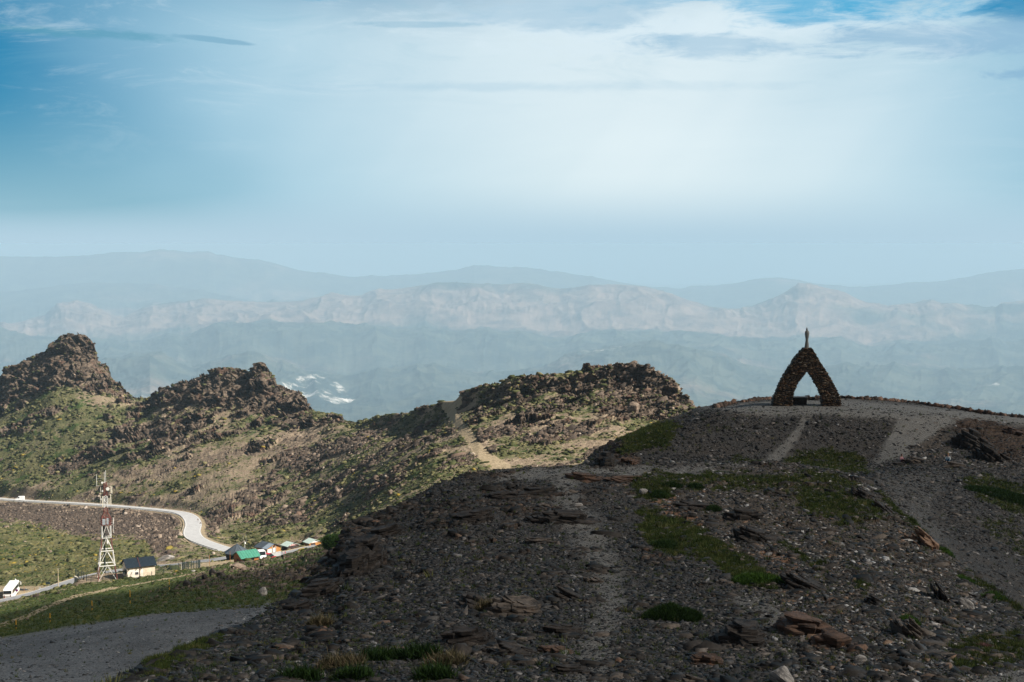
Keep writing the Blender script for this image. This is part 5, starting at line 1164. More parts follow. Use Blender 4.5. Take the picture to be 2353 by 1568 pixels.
def scatter(name, temps, pos, size, yaw, tx, ty, mat, rnd, zs=None, label='', smooth=False):
    k = np.random.RandomState(7).randint(0, len(temps), len(pos)); Vs, Fs, Rn = [], [], []; base = 0
    M = rot_mats(yaw, tx, ty)
    for i, (V, Fc) in enumerate(temps):
        s = np.where(k == i)[0]
        if not len(s): continue
        W = V[None] * size[s][:, None, None]; st_ = np.exp(np.random.RandomState(i).randn(len(s)) * .28)[:, None]; W[..., 0] *= st_; W[..., 1] /= st_
        if zs is not None: W[..., 2] *= zs[s][:, None]
        W = np.einsum('nij,nvj->nvi', M[s], W) + pos[s][:, None]
        f = Fc[None] + (np.arange(len(s)) * len(V))[:, None, None] + base; base += len(s) * len(V)
        Vs.append(W.reshape(-1, 3)); Fs.append(f.reshape(-1, 3)); Rn.append(np.repeat(rnd[s], len(V)))
    o = raw_mesh(name, np.concatenate(Vs), np.concatenate(Fs), mat, dict(rnd=np.concatenate(Rn)), smooth); tag(o, label, kind='stuff'); return o
def sample(P, w, n, seed):
    """n points on grid P with weights w per vertex (jittered inside the cell)"""
    rs = np.random.RandomState(seed); h, ww = w.shape; q = w[:-1, :-1].ravel().astype(float); q /= q.sum(); ids = rs.choice(len(q), n, p=q); i, j = ids // (ww - 1), ids % (ww - 1)
    a, b = rs.rand(n, 1), rs.rand(n, 1)
    p = P[i, j] * (1 - a) * (1 - b) + P[i + 1, j] * a * (1 - b) + P[i, j + 1] * (1 - a) * b + P[i + 1, j + 1] * a * b
    return p, i, j, rs
TS = [slab_template(4 + s % 2, s, .20, .38) for s in range(12)]
TB = [slab_template(4 + s % 3, 40 + s, .58, .36) for s in range(8)]
def frame_w(px, py, soft=0): return ((px > -150) & (px < 2650) & (py > 300) & (py < 1640)).astype(float)
SHARD = mat_rnd('shale_shards', [(0, (.009, .009, .0095)), (.5, (.030, .029, .029)), (.74, (.066, .063, .062)), (.86, (.12, .10, .086)), (.92, (.22, .215, .215)), (.97, (.46, .45, .44)), (1, (.17, .105, .065))], .7, .4)
def shards(P, M, px, py, n, seed, base, name, label, extra=None, last=.97):
    w = frame_w(px, py) * (1 - .80 * M['path']) * (1 - .40 * M['grass']) * (1 - .75 * M['rock']); w[int(len(w) * last):] = 0; w[:8] = 0
    if extra is not None: w = w * extra
    p, i, j, rs = sample(P, w, n, seed)
    size = np.exp(rs.randn(n) * .48) * base * (p[:, 1] / 70) ** .35; size = np.clip(size, .05, 1.1)
    tn = M['tan'][i, j]; r = np.clip(rs.rand(n) ** np.where(tn > .35, 1.15, 1.7) * (.92 + .16 * tn), 0, 1)
    sm = M['path'][i, j]; size *= 1 - .45 * sm
    p = p + np.stack([np.zeros(n), np.zeros(n), size * .05], -1)
    scatter(name, TS, p, size, rs.rand(n) * 6.28, rs.randn(n) * .22 + .05, rs.randn(n) * .22 + .16 * tn, SHARD, r, label=label)
shards(PM, MM, pxM, pyM, 125000, 11, .150, 'gravel', 'loose dark shale shards covering the near ridge')
shards(PH, MH, pxH, pyH, 42000, 12, .19, 'scree', 'small grey shards over the monument hill and shelf', extra=np.where(PH[..., 1] < 160, 1.0, .45), last=.93)
wl = frame_w(pxM, pyM) * sstep(MM['rock'], .25, .7); wl[int(len(wl) * .97):] = 0; wl[:8] = 0
p, i, j, rs = sample(PM, wl, 9000, 13); n = len(p)
LEDGE = mat_rnd('ledge_schist', [(0, (.008, .0075, .007)), (.5, (.028, .024, .021)), (.85, (.062, .051, .043)), (.96, (.12, .098, .080)), (1, (.14, .08, .05))], .75, .3)
scatter('bedrock_ledges', [slab_template(7, 90 + s_, .22, .35) for s_ in range(8)], p, np.clip(np.exp(rs.randn(n) * .45) * .34, .12, 1.2), rs.randn(n) * .35, rs.randn(n) * .14 + .10, rs.randn(n) * .12 + .10, LEDGE, rs.rand(n), label='broken bedrock ledges showing through the near ridge')
# left gravel track and rubble edge
wg = MF['gravel'] * (PF[..., 1] < 150) * frame_w(pxF, pyF)
edge = np.clip(inpoly(pxF, pyF, [(380, 1560), (560, 1430), (700, 1370), (900, 1500), (700, 1700), (200, 1700)], 40), 0, 1)
p, i, j, rs = sample(PF, wg * (.25 + edge), 14000, 21)
sz = np.exp(rs.randn(len(p)) * .5) * .085 * (1 + 1.2 * edge[i, j]); scatter('track_gravel', TS, p, sz, rs.rand(len(p)) * 6.28, rs.randn(len(p)) * .2, rs.randn(len(p)) * .2, SHARD, rs.rand(len(p)) ** 1.3, label='grey gravel strewn on the wide dirt track')
# rocks strewn over the far slopes
FROCK = mat_rnd('hill_rocks', [(0, (.040, .030, .025)), (.4, (.095, .072, .056)), (.8, (.17, .13, .10)), (.96, (.26, .205, .16)), (1, (.38, .32, .27))], .85, .2)
w = frame_w(pxF, pyF) * (.07 + .9 * sstep(MF['rock'], .1, .5) * (1 - sstep(MF['rock'], .9, 1.0) * .4) + 1.4 * MF['scree']) * (1 - np.clip(MF['path'] * 1.3, 0, 1)) * (PF[..., 1] > 170) * (1 - mU) * (1 - mL) * np.where((pyF < 985) | ((pyF < 1060) & (pxF < 640)), .15, 1.0); w[int(len(w) * .96):] = 0
p, i, j, rs = sample(PF, w, 9500, 22); n = len(p)
sz = np.exp(rs.randn(n) * .6) * .62 * (p[:, 1] / 600) ** .8; sz = np.clip(sz, .12, 3.2)
scatter('rock_debris', TB, p, sz, rs.rand(n) * 6.28, rs.randn(n) * .3, rs.randn(n) * .3 - .3, FROCK, rs.rand(n), label='loose brown rocks strewn over the far slopes')
wr = frame_w(pxF, pyF) * sstep(MF['rock'], .3, .8) * (PF[..., 1] > 170); wr[int(len(wr) * .96):] = 0
pk_ = (pyF < 985) | ((pyF < 1060) & (pxF < 640)); wr = wr * np.where(pk_, .10, 1.0)
TL = [slab_template(7, 70 + s_, .42, .3) for s_ in range(8)]
p, i, j, rs = sample(PF, wr, 5000, 25); n = len(p)
sz = np.clip(np.exp(rs.randn(n) * .5) * 1.25 * (p[:, 1] / 600) ** .9, .35, 4.2); near_s = p[:, 1] < 372; sz = np.where(near_s, sz * .5, sz)
scatter('crag_blocks', TL, p, sz, rs.randn(n) * .35, rs.randn(n) * .16 + .12, rs.randn(n) * .12 - .36, mat_rnd('crag_rock', [(0, (.026, .020, .016)), (.5, (.070, .053, .042)), (.85, (.125, .095, .074)), (1, (.15, .095, .068))], .85, .2), rs.rand(n), label='dipping blocks and ledges of the crags on the far slopes')
# low scrub, yellow broom and grass hummocks on the far slopes
def blob(seed):
    bm = bmesh.new(); bmesh.ops.create_icosphere(bm, subdivisions=1, radius=.5); r = random.Random(seed)
    for v in bm.verts: v.co *= r.uniform(.75, 1.2); v.co.z = max(v.co.z, -.12) * .62
    bmesh.ops.triangulate(bm, faces=bm.faces); V = np.array([tuple(v.co) for v in bm.verts]); Fc = np.array([[v.index for v in f.verts] for f in bm.faces]); bm.free(); return V, Fc
def blob_small(seed):
    r = random.Random(seed); V = []; t = (1 + 5 ** .5) / 2
    for a in (-1, 1):
        for b in (-t, t): V += [(0, a, b), (a, b, 0), (b, 0, a)]
    bm = bmesh.new(); [bm.verts.new(Vector(v).normalized() * .5) for v in V]; bmesh.ops.convex_hull(bm, input=bm.verts)
    for v in bm.verts: v.co *= r.uniform(.7, 1.2); v.co.z = max(v.co.z, -.15) * .6
    bm.verts.ensure_lookup_table(); bm.verts.index_update(); V = np.array([tuple(v.co) for v in bm.verts]); Fc = np.array([[v.index for v in f.verts] for f in bm.faces if len(f.verts) == 3]); bm.free(); return V, Fc
TBL = [blob_small(s) for s in range(8)]
SCRUB = mat_rnd('scrub_leaves', [(0, (.030, .038, .014)), (.3, (.072, .078, .032)), (.6, (.140, .132, .062)), (.8, (.21, .18, .10)), (.86, (.19, .155, .04)), (1, (.28, .20, .035))], .9, .1)
w = frame_w(pxF, pyF) * sstep(MF['grass'], .25, .7) * (1 - .8 * MF['rock']) * (1 - MF['path']) * (1 - MF['gravel']) * (PF[..., 1] > 140) * (1 - mU) * (1 - mL) * np.where(PF[..., 1] < 372, .35, 1.0); w[int(len(w) * .96):] = 0
w = w * (.12 + 1.6 * sstep(fbm(QF / np.array([26, 16, 26.]), 4, 881).reshape(w.shape), .42, .60))
p, i, j, rs = sample(PF, w, 40000, 23); n = len(p); bl = MF['bloom'][i, j]; patch = fbm(p / 14.0, 3, 99)
r = rs.rand(n) * .72; r = np.where((rs.rand(n) < bl * sstep(patch, .52, .62) * .20) | (rs.rand(n) < .02), .86 + .14 * rs.rand(n), r); r = np.where(MF['lush'][i, j] > .5, r * .5, r)
sz = np.exp(rs.randn(n) * .62) * .80 * (p[:, 1] / 600) ** .9; sz = np.clip(sz, .15, 4)
scatter('scrub', TBL, p, sz, rs.rand(n) * 6.28, rs.randn(n) * .1, rs.randn(n) * .1, SCRUB, r, label='low green scrub and yellow broom over the far slopes')
# grass tufts near
def tuft(seed, n=16, spread=.5, h=.55):
    r = random.Random(seed); V = []; Fc = []
    for k in range(n):
        a = r.uniform(0, 6.28); q = r.uniform(0, spread) ** 1.0 * .5; x, y = q * math.cos(a), q * math.sin(a); b = r.uniform(0, 6.28); w = r.uniform(.018, .04); hh = h * r.uniform(.6, 1.1); l = r.uniform(.1, .6) * hh
        i = len(V); V += [(x - w * math.cos(b), y - w * math.sin(b), -.05), (x + w * math.cos(b), y + w * math.sin(b), -.05), (x + math.cos(a) * l, y + math.sin(a) * l, hh)]; Fc.append((i, i + 1, i + 2))
    return np.array(V), np.array(Fc)
TT = [tuft(s) for s in range(10)]
GRASS = mat_rnd('grass_blades', [(0, (.022, .045, .008)), (.4, (.055, .085, .018)), (.7, (.11, .125, .035)), (.88, (.20, .18, .075)), (1, (.30, .21, .11))], .8, .2)
def tufts(P, M, px, py, n, seed, name, label, base=.34, last=.96, extra=1.0):
    w = frame_w(px, py) * (sstep(M['grass'], .30, .62) + .015) * (1 - .9 * M['path']) * (1 - .5 * M['rock']) * extra; w[int(len(w) * last):] = 0
    p, i, j, rs = sample(P, w, n, seed); sz = np.exp(rs.randn(n) * .35) * base * (p[:, 1] / 70) ** .3
    r = np.clip(rs.rand(n) * .8 + .35 * (fbm(p / 1.5, 3, 5) - .45), 0, 1)
    scatter(name, TT, p, sz, rs.rand(n) * 6.28, rs.randn(n) * .1, rs.randn(n) * .1, GRASS, r, label=label)
tufts(PM, MM, pxM, pyM, 46000, 31, 'grass', 'short mountain grass growing in patches on the near ridge', .22)
tufts(PH, MH, pxH, pyH, 16000, 32, 'shelf_grass', 'short grass patches on the monument hill and shelf', .26, .93)
MFg = dict(MF); MFg['grass'] = MF['grass'] * ((PF[..., 1] > 115) & (PF[..., 1] < 370))
tufts(PF, MFg, pxF, pyF, 34000, 33, 'slope_grass', 'short grass over the green slope below the compound', .26, .9)

# ------------------------------------------------------------------ individual outcrops, boulders and bushes
OUTM = [mat_stone('schist_dark', (.009, .008, .0075), (.058, .047, .040), (.075, .050, .036), 7, -6),
        mat_stone('schist_warm', (.032, .026, .022), (.14, .112, .090), (.15, .090, .058), 7, -10),
        mat_stone('schist_rust', (.032, .021, .016), (.14, .085, .058), (.22, .090, .040), 6, -8),
        mat_stone('slab_pale', (.16, .15, .145), (.46, .43, .40), (.30, .22, .16), 4, 20),
        mat_stone('slab_orange', (.12, .075, .05), (.33, .20, .13), (.38, .17, .07), 5, 30),
        mat_stone('light_tan_rock', (.070, .052, .040), (.25, .19, .145), (.20, .12, .085), 5, 10)]  # lighter tan rock colour for the far boulders and the cairn
def plates(Wm, Hm, Dm, n, r, dip, dipy=.10):
    """ledges of broken schist: overlapping dipping plates rising out of the ground"""
    V = []; Fc = []; n = int(n * 1.5)
    for k in range(n):
        a = r.uniform(0, 2 * math.pi); q = r.uniform(0, 1) ** .6; cx, cy = math.cos(a) * q * Wm * .36, math.sin(a) * q * Dm * .5
        sx = Wm * r.uniform(.10, .30) * (1.15 - .5 * q); sy = Dm * r.uniform(.10, .26); th = Hm * r.uniform(.08, .20)
        z = Hm * (.58 * (1 - q * q) * r.uniform(.15, 1.0)) - th * .4 + cx * math.tan(dip) * .55 + cy * .02
        m = r.randint(6, 9); i0 = len(V); tl = dip + r.uniform(-.10, .10); ty = dipy + r.uniform(-.14, .14); rz = r.uniform(-.35, .35)
        ring = [(1 + r.uniform(-.30, .16), 2 * math.pi * (p + r.uniform(-.32, .32)) / m) for p in range(m)]
        for lv, kk in ((-1.6, r.uniform(.70, .9)), (.15, 1.0), (.5, r.uniform(.84, .97))):
            for rr, t in ring:
                g = rr * kk * (1 + r.uniform(-.05, .05)); x, y = math.cos(t) * sx * g, math.sin(t) * sy * g; x, y = x * math.cos(rz) - y * math.sin(rz), x * math.sin(rz) + y * math.cos(rz)
                V.append((cx + x, cy + y, z + lv * th + x * math.tan(tl) + y * ty + r.uniform(-.12, .12) * th))
        for l in (0, 1):
            for p in range(m): j = (p + 1) % m; Fc.append((i0 + l * m + p, i0 + l * m + j, i0 + (l + 1) * m + j, i0 + (l + 1) * m + p))
        Fc.append(tuple(i0 + p for p in reversed(range(m)))); Fc.append(tuple(i0 + 2 * m + p for p in range(m)))
    return V, Fc
OUT = [
 (2136, 1236, 70, 62, 4, 'orange faced boulder on the right edge of the near ridge', -38, 9),
 (822, 1262, 105, 105, 0, 'black crag at the top left edge of the near ridge, rock face in shadow', 14, 26),
 (735, 1345, 100, 60, 0, 'brown layered rock ledge below the black crag on the ridge edge', 12, 18), (680, 1392, 70, 34, 0, 'lowest dark ledge of the ridge edge just above the gravel track', 14, 12),
 (880, 1215, 90, 40, 0, 'dark broken rock band just right of the black crag', 12, 12),
 (1340, 1092, 92, 34, 2, 'reddish layered slate outcrop on the crest, left of the orange soil patch', -4, 14), (1446, 1096, 116, 16, 2, 'long thin rusty slate ledge right of the reddish crest outcrop', -6, 6),
 (1230, 1128, 120, 44, 0, 'dark slate ledges near the start of the worn track', 3, 14), (1295, 1182, 142, 44, 0, 'wide dark slate outcrop halfway down the worn track', -6, 14), (1243, 1240, 84, 22, 1, 'small flat brown slate outcrop alone in the fine gravel', -4, 6),
 (1150, 1135, 100, 36, 0, 'dark jagged ledges on the left shoulder below the crest', 4, 12), (1080, 1180, 110, 44, 0, 'black slate ledges left of the worn track', 6, 14),
 (1370, 1331, 56, 22, 1, 'slanting brown slate block on the worn track', -18, 7), (1315, 1366, 92, 38, 0, 'dark slanting slate slab below the slanting brown block', -20, 9),
 (1182, 1390, 132, 66, 1, 'large warm brown layered outcrop with a dry tuft on its near side', -8, 16), (1090, 1374, 66, 52, 0, 'dark boulder leaning against the warm brown layered outcrop', -14, 9),
 (1060, 1455, 130, 56, 0, 'low black outcrop above the grass tufts at the bottom', 8, 14), (1195, 1494, 120, 42, 0, 'ragged dark ledge at the bottom centre', -10, 10), (1295, 1446, 120, 34, 0, 'thin dark ledge pair left of the bottom of the worn track', -6, 9), (1275, 1492, 96, 30, 2, 'rusty topped small ledge below the thin dark ledge pair', -6, 8), (1320, 1536, 100, 26, 0, 'flat dark ledge at the very bottom of the worn track', -5, 7),
 (1714, 1180, 92, 42, 0, 'overhanging black rock block in the middle of the grassy slope', -4, 9), (1752, 1226, 124, 50, 0, 'shaded crumbling band below the overhanging black block', -22, 14), (1610, 1160, 130, 24, 0, 'low dark rocks running left from the overhanging black block', -8, 8),
 (1856, 1336, 128, 50, 0, 'brown slate shelf right of the long grass strip', -24, 12), (1860, 1426, 122, 84, 2, 'largest brown crag low on the right slope with a deep black hollow', -4, 18), (1926, 1468, 104, 60, 2, 'rust coloured broken rock right beside the largest brown crag', -8, 12),
 (1715, 1450, 110, 96, 0, 'dark crumbling crag beside the round green shrub', -4, 20), (1627, 1512, 80, 42, 2, 'small reddish brown block low in the frame under the round shrub', -6, 9), (1600, 1565, 90, 30, 1, 'brown slab cut by the bottom edge of the frame', -16, 7),
 (2019, 1378, 46, 32, 0, 'dark wedge of rock on the open right slope', -26, 7), (2110, 1444, 84, 58, 1, 'long reddish slab slanting down beside a bright cushion', -38, 9), (2171, 1364, 44, 50, 0, 'narrow black edged fin of rock on the right slope', -50, 6),
 (1990, 1130, 60, 40, 0, 'dark rocks at the right end of the grassy crest', -25, 9), (2040, 1165, 60, 34, 0, 'mossy ledge along the right edge of the near ridge', -35, 8),
 (1395, 1048, 54, 56, 0, 'black crag where the rocky ridge meets the monument hill', 6, 14), (1445, 1055, 60, 30, 2, 'rusty rocks at the foot of the monument hill', -4, 8),
 (2114, 1056, 62, 22, 1, 'slanting slab on the shelf between the two seated people', -14, 8), (2070, 1064, 50, 14, 0, 'dark low ledge left of the seated person in pink', 4, 5), (2200, 1068, 70, 18, 1, 'low mossy slab below the seated person in white', -6, 6), (2095, 1024, 46, 12, 0, 'small flat rock on the hill above the slanting slab', 0, 5),
 (2250, 1000, 84, 56, 0, 'upper brown crag on the right flank of the monument hill', -26, 16), (2300, 1040, 76, 50, 0, 'lower brown crag on the right flank of the monument hill', -30, 14), (2335, 985, 60, 30, 2, 'rust brown rocks at the right edge beside the stone kerb', -12, 10),
 (1860, 1009 - 50, 14, 6, 2, 'small rusty stone at the top of the narrow path below the arch', 0, 3), (1780, 943, 16, 6, 0, 'small dark stone in front of the left leg of the arch', 0, 3)]
for k, (px, py, w, h, mi, label, dip, n) in enumerate(OUT):
    q = hit(px, min(py + h * .42, 1600))
    if q is None: continue
    p = q[0]; sc_ = p.y / F; r = random.Random(100 + k); Wm, Hm = w * sc_ * 1.25, h * sc_ * 1.0
    V, Fc = plates(Wm, Hm, max(Wm * .45, Hm * 1.8), max(6, int(n * 1.9)), r, R(dip)); o = MB(); o.V, o.F = V, Fc
    ob = o.build('rock_outcrop' if w > 40 else 'rock', OUTM[mi], bevel=0); ob.location = (p.x, p.y + Hm * .7, p.z - Hm * .05); tag(ob, label, 'rock')
def boulder(px, py, w, h, mi, label, rotz=0, roll=0, which=None, elong=1.0):
    q = hit(px, py + h * .4, which)
    if q is None: return
    p = q[0]; s = p.y / F; bm = bmesh.new(); bmesh.ops.create_icosphere(bm, subdivisions=3, radius=.5); r = random.Random(int(px * 7 + py))
    cut = [(Vector((r.gauss(0, 1), r.gauss(0, 1), r.gauss(0, .8))).normalized(), r.uniform(.26, .42)) for _ in range(11)]
    for v in bm.verts:
        for nn, d in cut:
            e = v.co.dot(nn) - d
            if e > 0: v.co -= nn * e * .92
        v.co += v.co.normalized() * r.uniform(-.012, .012)
    me = bpy.data.meshes.new('boulder'); bm.to_mesh(me); bm.free(); me.materials.append(OUTM[mi]); o = bpy.data.objects.new('boulder', me); C.objects.link(o)
    o.scale = (w * s * 1.25, w * s * elong, h * s * 1.3); o.rotation_euler = (0, R(roll), R(rotz)); o.location = (p.x, p.y, p.z + h * s * .25); tag(o, label, 'rock')
boulder(2225, 1390, 44, 22, 3, 'pale tan slab slanting near the right side path', 0, 40); boulder(1977, 1514, 28, 20, 3, 'small white quartz block low on the right slope', 20, 10)
boulder(1800, 1552, 62, 44, 3, 'pale grey slab standing at the bottom edge below the crags', 10, 38); boulder(1850, 1350, 26, 14, 3, 'pale pinkish stone at the lower end of the long grass strip', 0, 10); boulder(1483, 1262, 18, 8, 2, 'small rusty stone alone at the edge of the fine gravel', 0, 0)
boulder(1588, 1168, 14, 14, 0, 'small upright dark stone beside the orange soil', 0, 40); boulder(1330, 1360 - 200, 20, 8, 3, 'flat pale stone on the wide dark outcrop', 0, 0); boulder(1478, 1128, 20, 12, 3, 'cream stone beside the orange soil patch', 30, 0)
for k, (px, py, w, l) in enumerate(((430, 1340, 20, 'lowest of the black boulders in a row on the green slope'), (455, 1331, 14, 'second black boulder up in the row on the green slope'), (470, 1325, 14, 'third black boulder up in the row on the green slope'), (491, 1314, 22, 'largest black boulder in the row below the green roofed cabin'), (508, 1319, 18, 'rightmost black boulder in the row below the green roofed cabin'))): boulder(px, py, w, w * .85, 0, l, k * 40, 10, 'far')
boulder(602, 1360, 20, 26, 3, 'pale upright boulder in the middle of the dark grass above the track', 0, 20, 'far'); boulder(545, 1301, 36, 16, 5, 'grey rock against the wall of the green roofed cabin', 0, 5, 'far'); boulder(444, 1312, 10, 6, 3, 'small white stone on grass near the wire pen', 0, 0, 'far')
boulder(748, 1288, 34, 22, 0, 'dark boulder on the grass by the black crag, right of the kiosk sheds', 0, 10, 'far'); boulder(897, 1131 - 0, 12, 16, 5, 'pale tan block standing on the sunny slope above the near ridge', 10, 0, 'far')
boulder(690, 1148, 34, 12, 5, 'flat pale rock on the sunny slope above the chalet', 0, -20, 'far')
boulder(1455, 935, 30, 26, 5, 'square tan boulder in the middle of the rocky ridge', 20, 8, 'far')
boulder(380, 1282, 44, 17, 3, 'pale grey smooth slab lying on the slope behind the cream house', 0, -22, 'far', .7)
# kerb of stones round the hilltop
def kerb(pts, n, label, seed):
    P = []
    for q in pts:
        h = hit(q[0], q[1] + 4, 'hill'); P.append(h[0] if h else at(q[0], q[1] + 3, 206))
    Lp = spline(P, 12); seg = [0]
    for a, b in zip(Lp[:-1], Lp[1:]): seg.append(seg[-1] + (b - a).length)
    r = np.random.RandomState(seed); s = np.linspace(0, seg[-1], n) + r.randn(n) * .05; A = np.array([tuple(p) for p in Lp]); pos = np.stack([np.interp(s, seg, A[:, k]) for k in range(3)], -1)
    sz = np.clip(np.exp(r.randn(n) * .3) * .62, .3, 1.05); pos[:, 2] += sz * .18 + .02
    o = scatter('stone_kerb', TB, pos, sz, r.rand(n) * 6.28, r.randn(n) * .3, r.randn(n) * .3, mat_rnd('kerb_stone', [(0, (.02, .017, .015)), (.5, (.07, .05, .04)), (.85, (.16, .09, .06)), (1, (.26, .17, .13))]), r.rand(n), label=label)
    del o['kind']; o['category'] = 'kerb'
kerb([(1640, 934), (1680, 925), (1720, 919), (1765, 914), (1800, 914)], 60, 'short row of reddish stones edging the hilltop left of the arch', 3)
kerb([(1850, 914), (1900, 914)], 16, 'row of dark stones seen through the arch', 4)
kerb([(1930, 912), (2000, 915), (2070, 921), (2140, 929), (2210, 939), (2280, 949), (2353, 958), (2450, 972)], 190, 'long row of dark stones edging the hilltop right of the arch', 5)
# cairn on the ridge
q = at(1541, 876, 549); cn = MB(); r = random.Random(2)
for k in range(7): w = .55 - k * .06; cn.box(-w + r.uniform(-.1, .1), w, -w, w, k * .26, k * .26 + .25)
o = cn.build('cairn', OUTM[5]); o.location = (q.x, q.y, q.z - .9); tag(o, 'small stacked cairn on the skyline of the rocky ridge', 'cairn')

# shrubs
LEAF = [mat_rnd('juniper_leaves', [(0, (.008, .022, .004)), (.5, (.020, .050, .008)), (1, (.045, .090, .016))], .8, .2), mat_rnd('bright_moss', [(0, (.03, .075, .008)), (.5, (.055, .12, .014)), (1, (.10, .17, .03))], .8, .2), mat_rnd('dry_tuft_leaves', [(0, (.06, .06, .03)), (.5, (.15, .13, .07)), (1, (.28, .19, .13))], .8, .2), mat_rnd('thrift_flower', [(0, (.05, .08, .02)), (.4, (.20, .10, .09)), (1, (.50, .25, .27))], .8, .2)]
def shrub(px, py, w, h, li, label, name='low_shrub', n=900, leaf=.10, tall=.35, cat='shrub', dome=1.0):
    q = hit(px, py)
    if q is None: return
    c = q[0]; s = c.y / F; rs = np.random.RandomState(int(px * 3 + py)); Wm = w * s * .5; hy = h * s * 2.2 * .5
    a = rs.rand(n) * 6.28; rr = np.sqrt(rs.rand(n)); lump = .75 + .5 * fbm(np.stack([np.cos(a) * 1.5, np.sin(a) * 1.5, np.full(n, px * .1)], -1), 3, 3)
    x = np.cos(a) * rr * Wm * lump; y = np.sin(a) * rr * hy * lump
    top = tall * Wm * (1 - rr ** 2) * dome * (0.7 + .6 * fbm(np.stack([x, y, np.zeros(n)], -1) / (Wm * .25 + .1), 3, 8))
    z = np.array([ground_z(c.x + X, c.y + Y) for X, Y in zip(x, y)]) - c.z; z = np.where(np.abs(z) > 3, 0, z)
    pos = np.stack([x, y, z + top * rs.rand(n) ** .3], -1)
    T = [tuft(200 + k, 7, .9, 1.0) for k in range(5)]
    M = rot_mats(rs.rand(n) * 6.28, rs.randn(n) * .6, rs.randn(n) * .6); k = rs.randint(0, 5, n); Vs, Fs, Rn = [], [], []; base = 0; rv = np.clip(rs.rand(n) * .7 + .3 * rr * 0 + .3 * (lump - .75), 0, 1)
    for i in range(5):
        sidx = np.where(k == i)[0]; V, Fc = T[i]; sz = leaf * (.7 + .7 * rs.rand(len(sidx)))
        W = np.einsum('nij,nvj->nvi', M[sidx], V[None] * np.array([2.2, 2.2, 1.0]) * sz[:, None, None]) + pos[sidx][:, None]; Fs.append((Fc[None] + (np.arange(len(sidx)) * len(V))[:, None, None] + base).reshape(-1, 3)); base += len(sidx) * len(V); Vs.append(W.reshape(-1, 3)); Rn.append(np.repeat(rv[sidx], len(V)))
    o = raw_mesh(name, np.concatenate(Vs), np.concatenate(Fs), LEAF[li], dict(rnd=np.concatenate(Rn))); o.location = c; tag(o, label, cat)
shrub(1545, 1420, 138, 44, 0, 'round dark green creeping shrub in the gravel low in the frame', n=5200, leaf=.11, tall=.42)
shrub(2300, 1140, 165, 62, 0, 'large dark green shrub mat at the right edge on the shelf', n=6500, leaf=.16, tall=.12)
shrub(1745, 1338, 110, 34, 1, 'bright thick grass mound at the lower end of the grass strip', n=2600, leaf=.16, tall=.22)
shrub(1528, 1256, 60, 34, 0, 'deep green clump at the left end of the grass strip', n=1300, leaf=.16, tall=.2)
shrub(1640, 1172, 32, 18, 0, 'small grey green bush left of the overhanging black block', n=700, leaf=.12, tall=.5)
shrub(1515, 1140, 46, 26, 0, 'dark creeping bush on the orange soil', n=800, leaf=.14, tall=.4); shrub(1545, 1118, 50, 14, 0, 'low dark bush on the crest above the orange soil', n=600, leaf=.14, tall=.3); shrub(1600, 1120, 36, 14, 0, 'small dark bush at the top of the grassy slope', n=500, leaf=.14, tall=.3)
shrub(2093, 1430, 36, 40, 1, 'bright green cushion above the long reddish slab', n=900, leaf=.09, tall=.5); shrub(2175, 1270, 30, 24, 1, 'pale flowering cushion at the edge of the right path', n=500, leaf=.12, tall=.3); shrub(2220, 1336, 40, 22, 1, 'bright cushion overhanging the right path edge', n=600, leaf=.11, tall=.3); shrub(2285, 1375, 60, 20, 1, 'long bright green cushion at the right path edge', n=800, leaf=.11, tall=.25)
shrub(2264, 1490, 38, 14, 3, 'pink flowering cushion low on the right', n=700, leaf=.08, tall=.3, name='flower_cushion', cat='flower')
for px, py, w, li, l in ((870, 1520, 64, 1, 'large bright grass tuft at the bottom, left of the tallest tuft'), (950, 1512, 80, 0, 'tallest dark green grass tuft at the bottom'), (1028, 1528, 50, 2, 'dry reddish grass tuft at the bottom'), (780, 1535, 70, 2, 'straw coloured tuft near the bottom left of the stony slope'), (735, 1440, 30, 2, 'pale tuft alone on the dark stony slope'), (1128, 1402, 36, 2, 'pale dry tuft in front of the warm brown outcrop'),
                         (690, 1560, 60, 1, 'green tuft at the bottom edge beside the gravel track'), (1000, 1560, 50, 1, 'green tuft at the very bottom below the tallest tuft'), (815, 1563, 50, 1, 'small green tuft at the bottom edge below the bright tuft')):
    shrub(px, py, w * 1.35, w * .36, 0 if li == 1 else li, l, 'grass_tuft', 420, .27, .16, 'grass tuft')
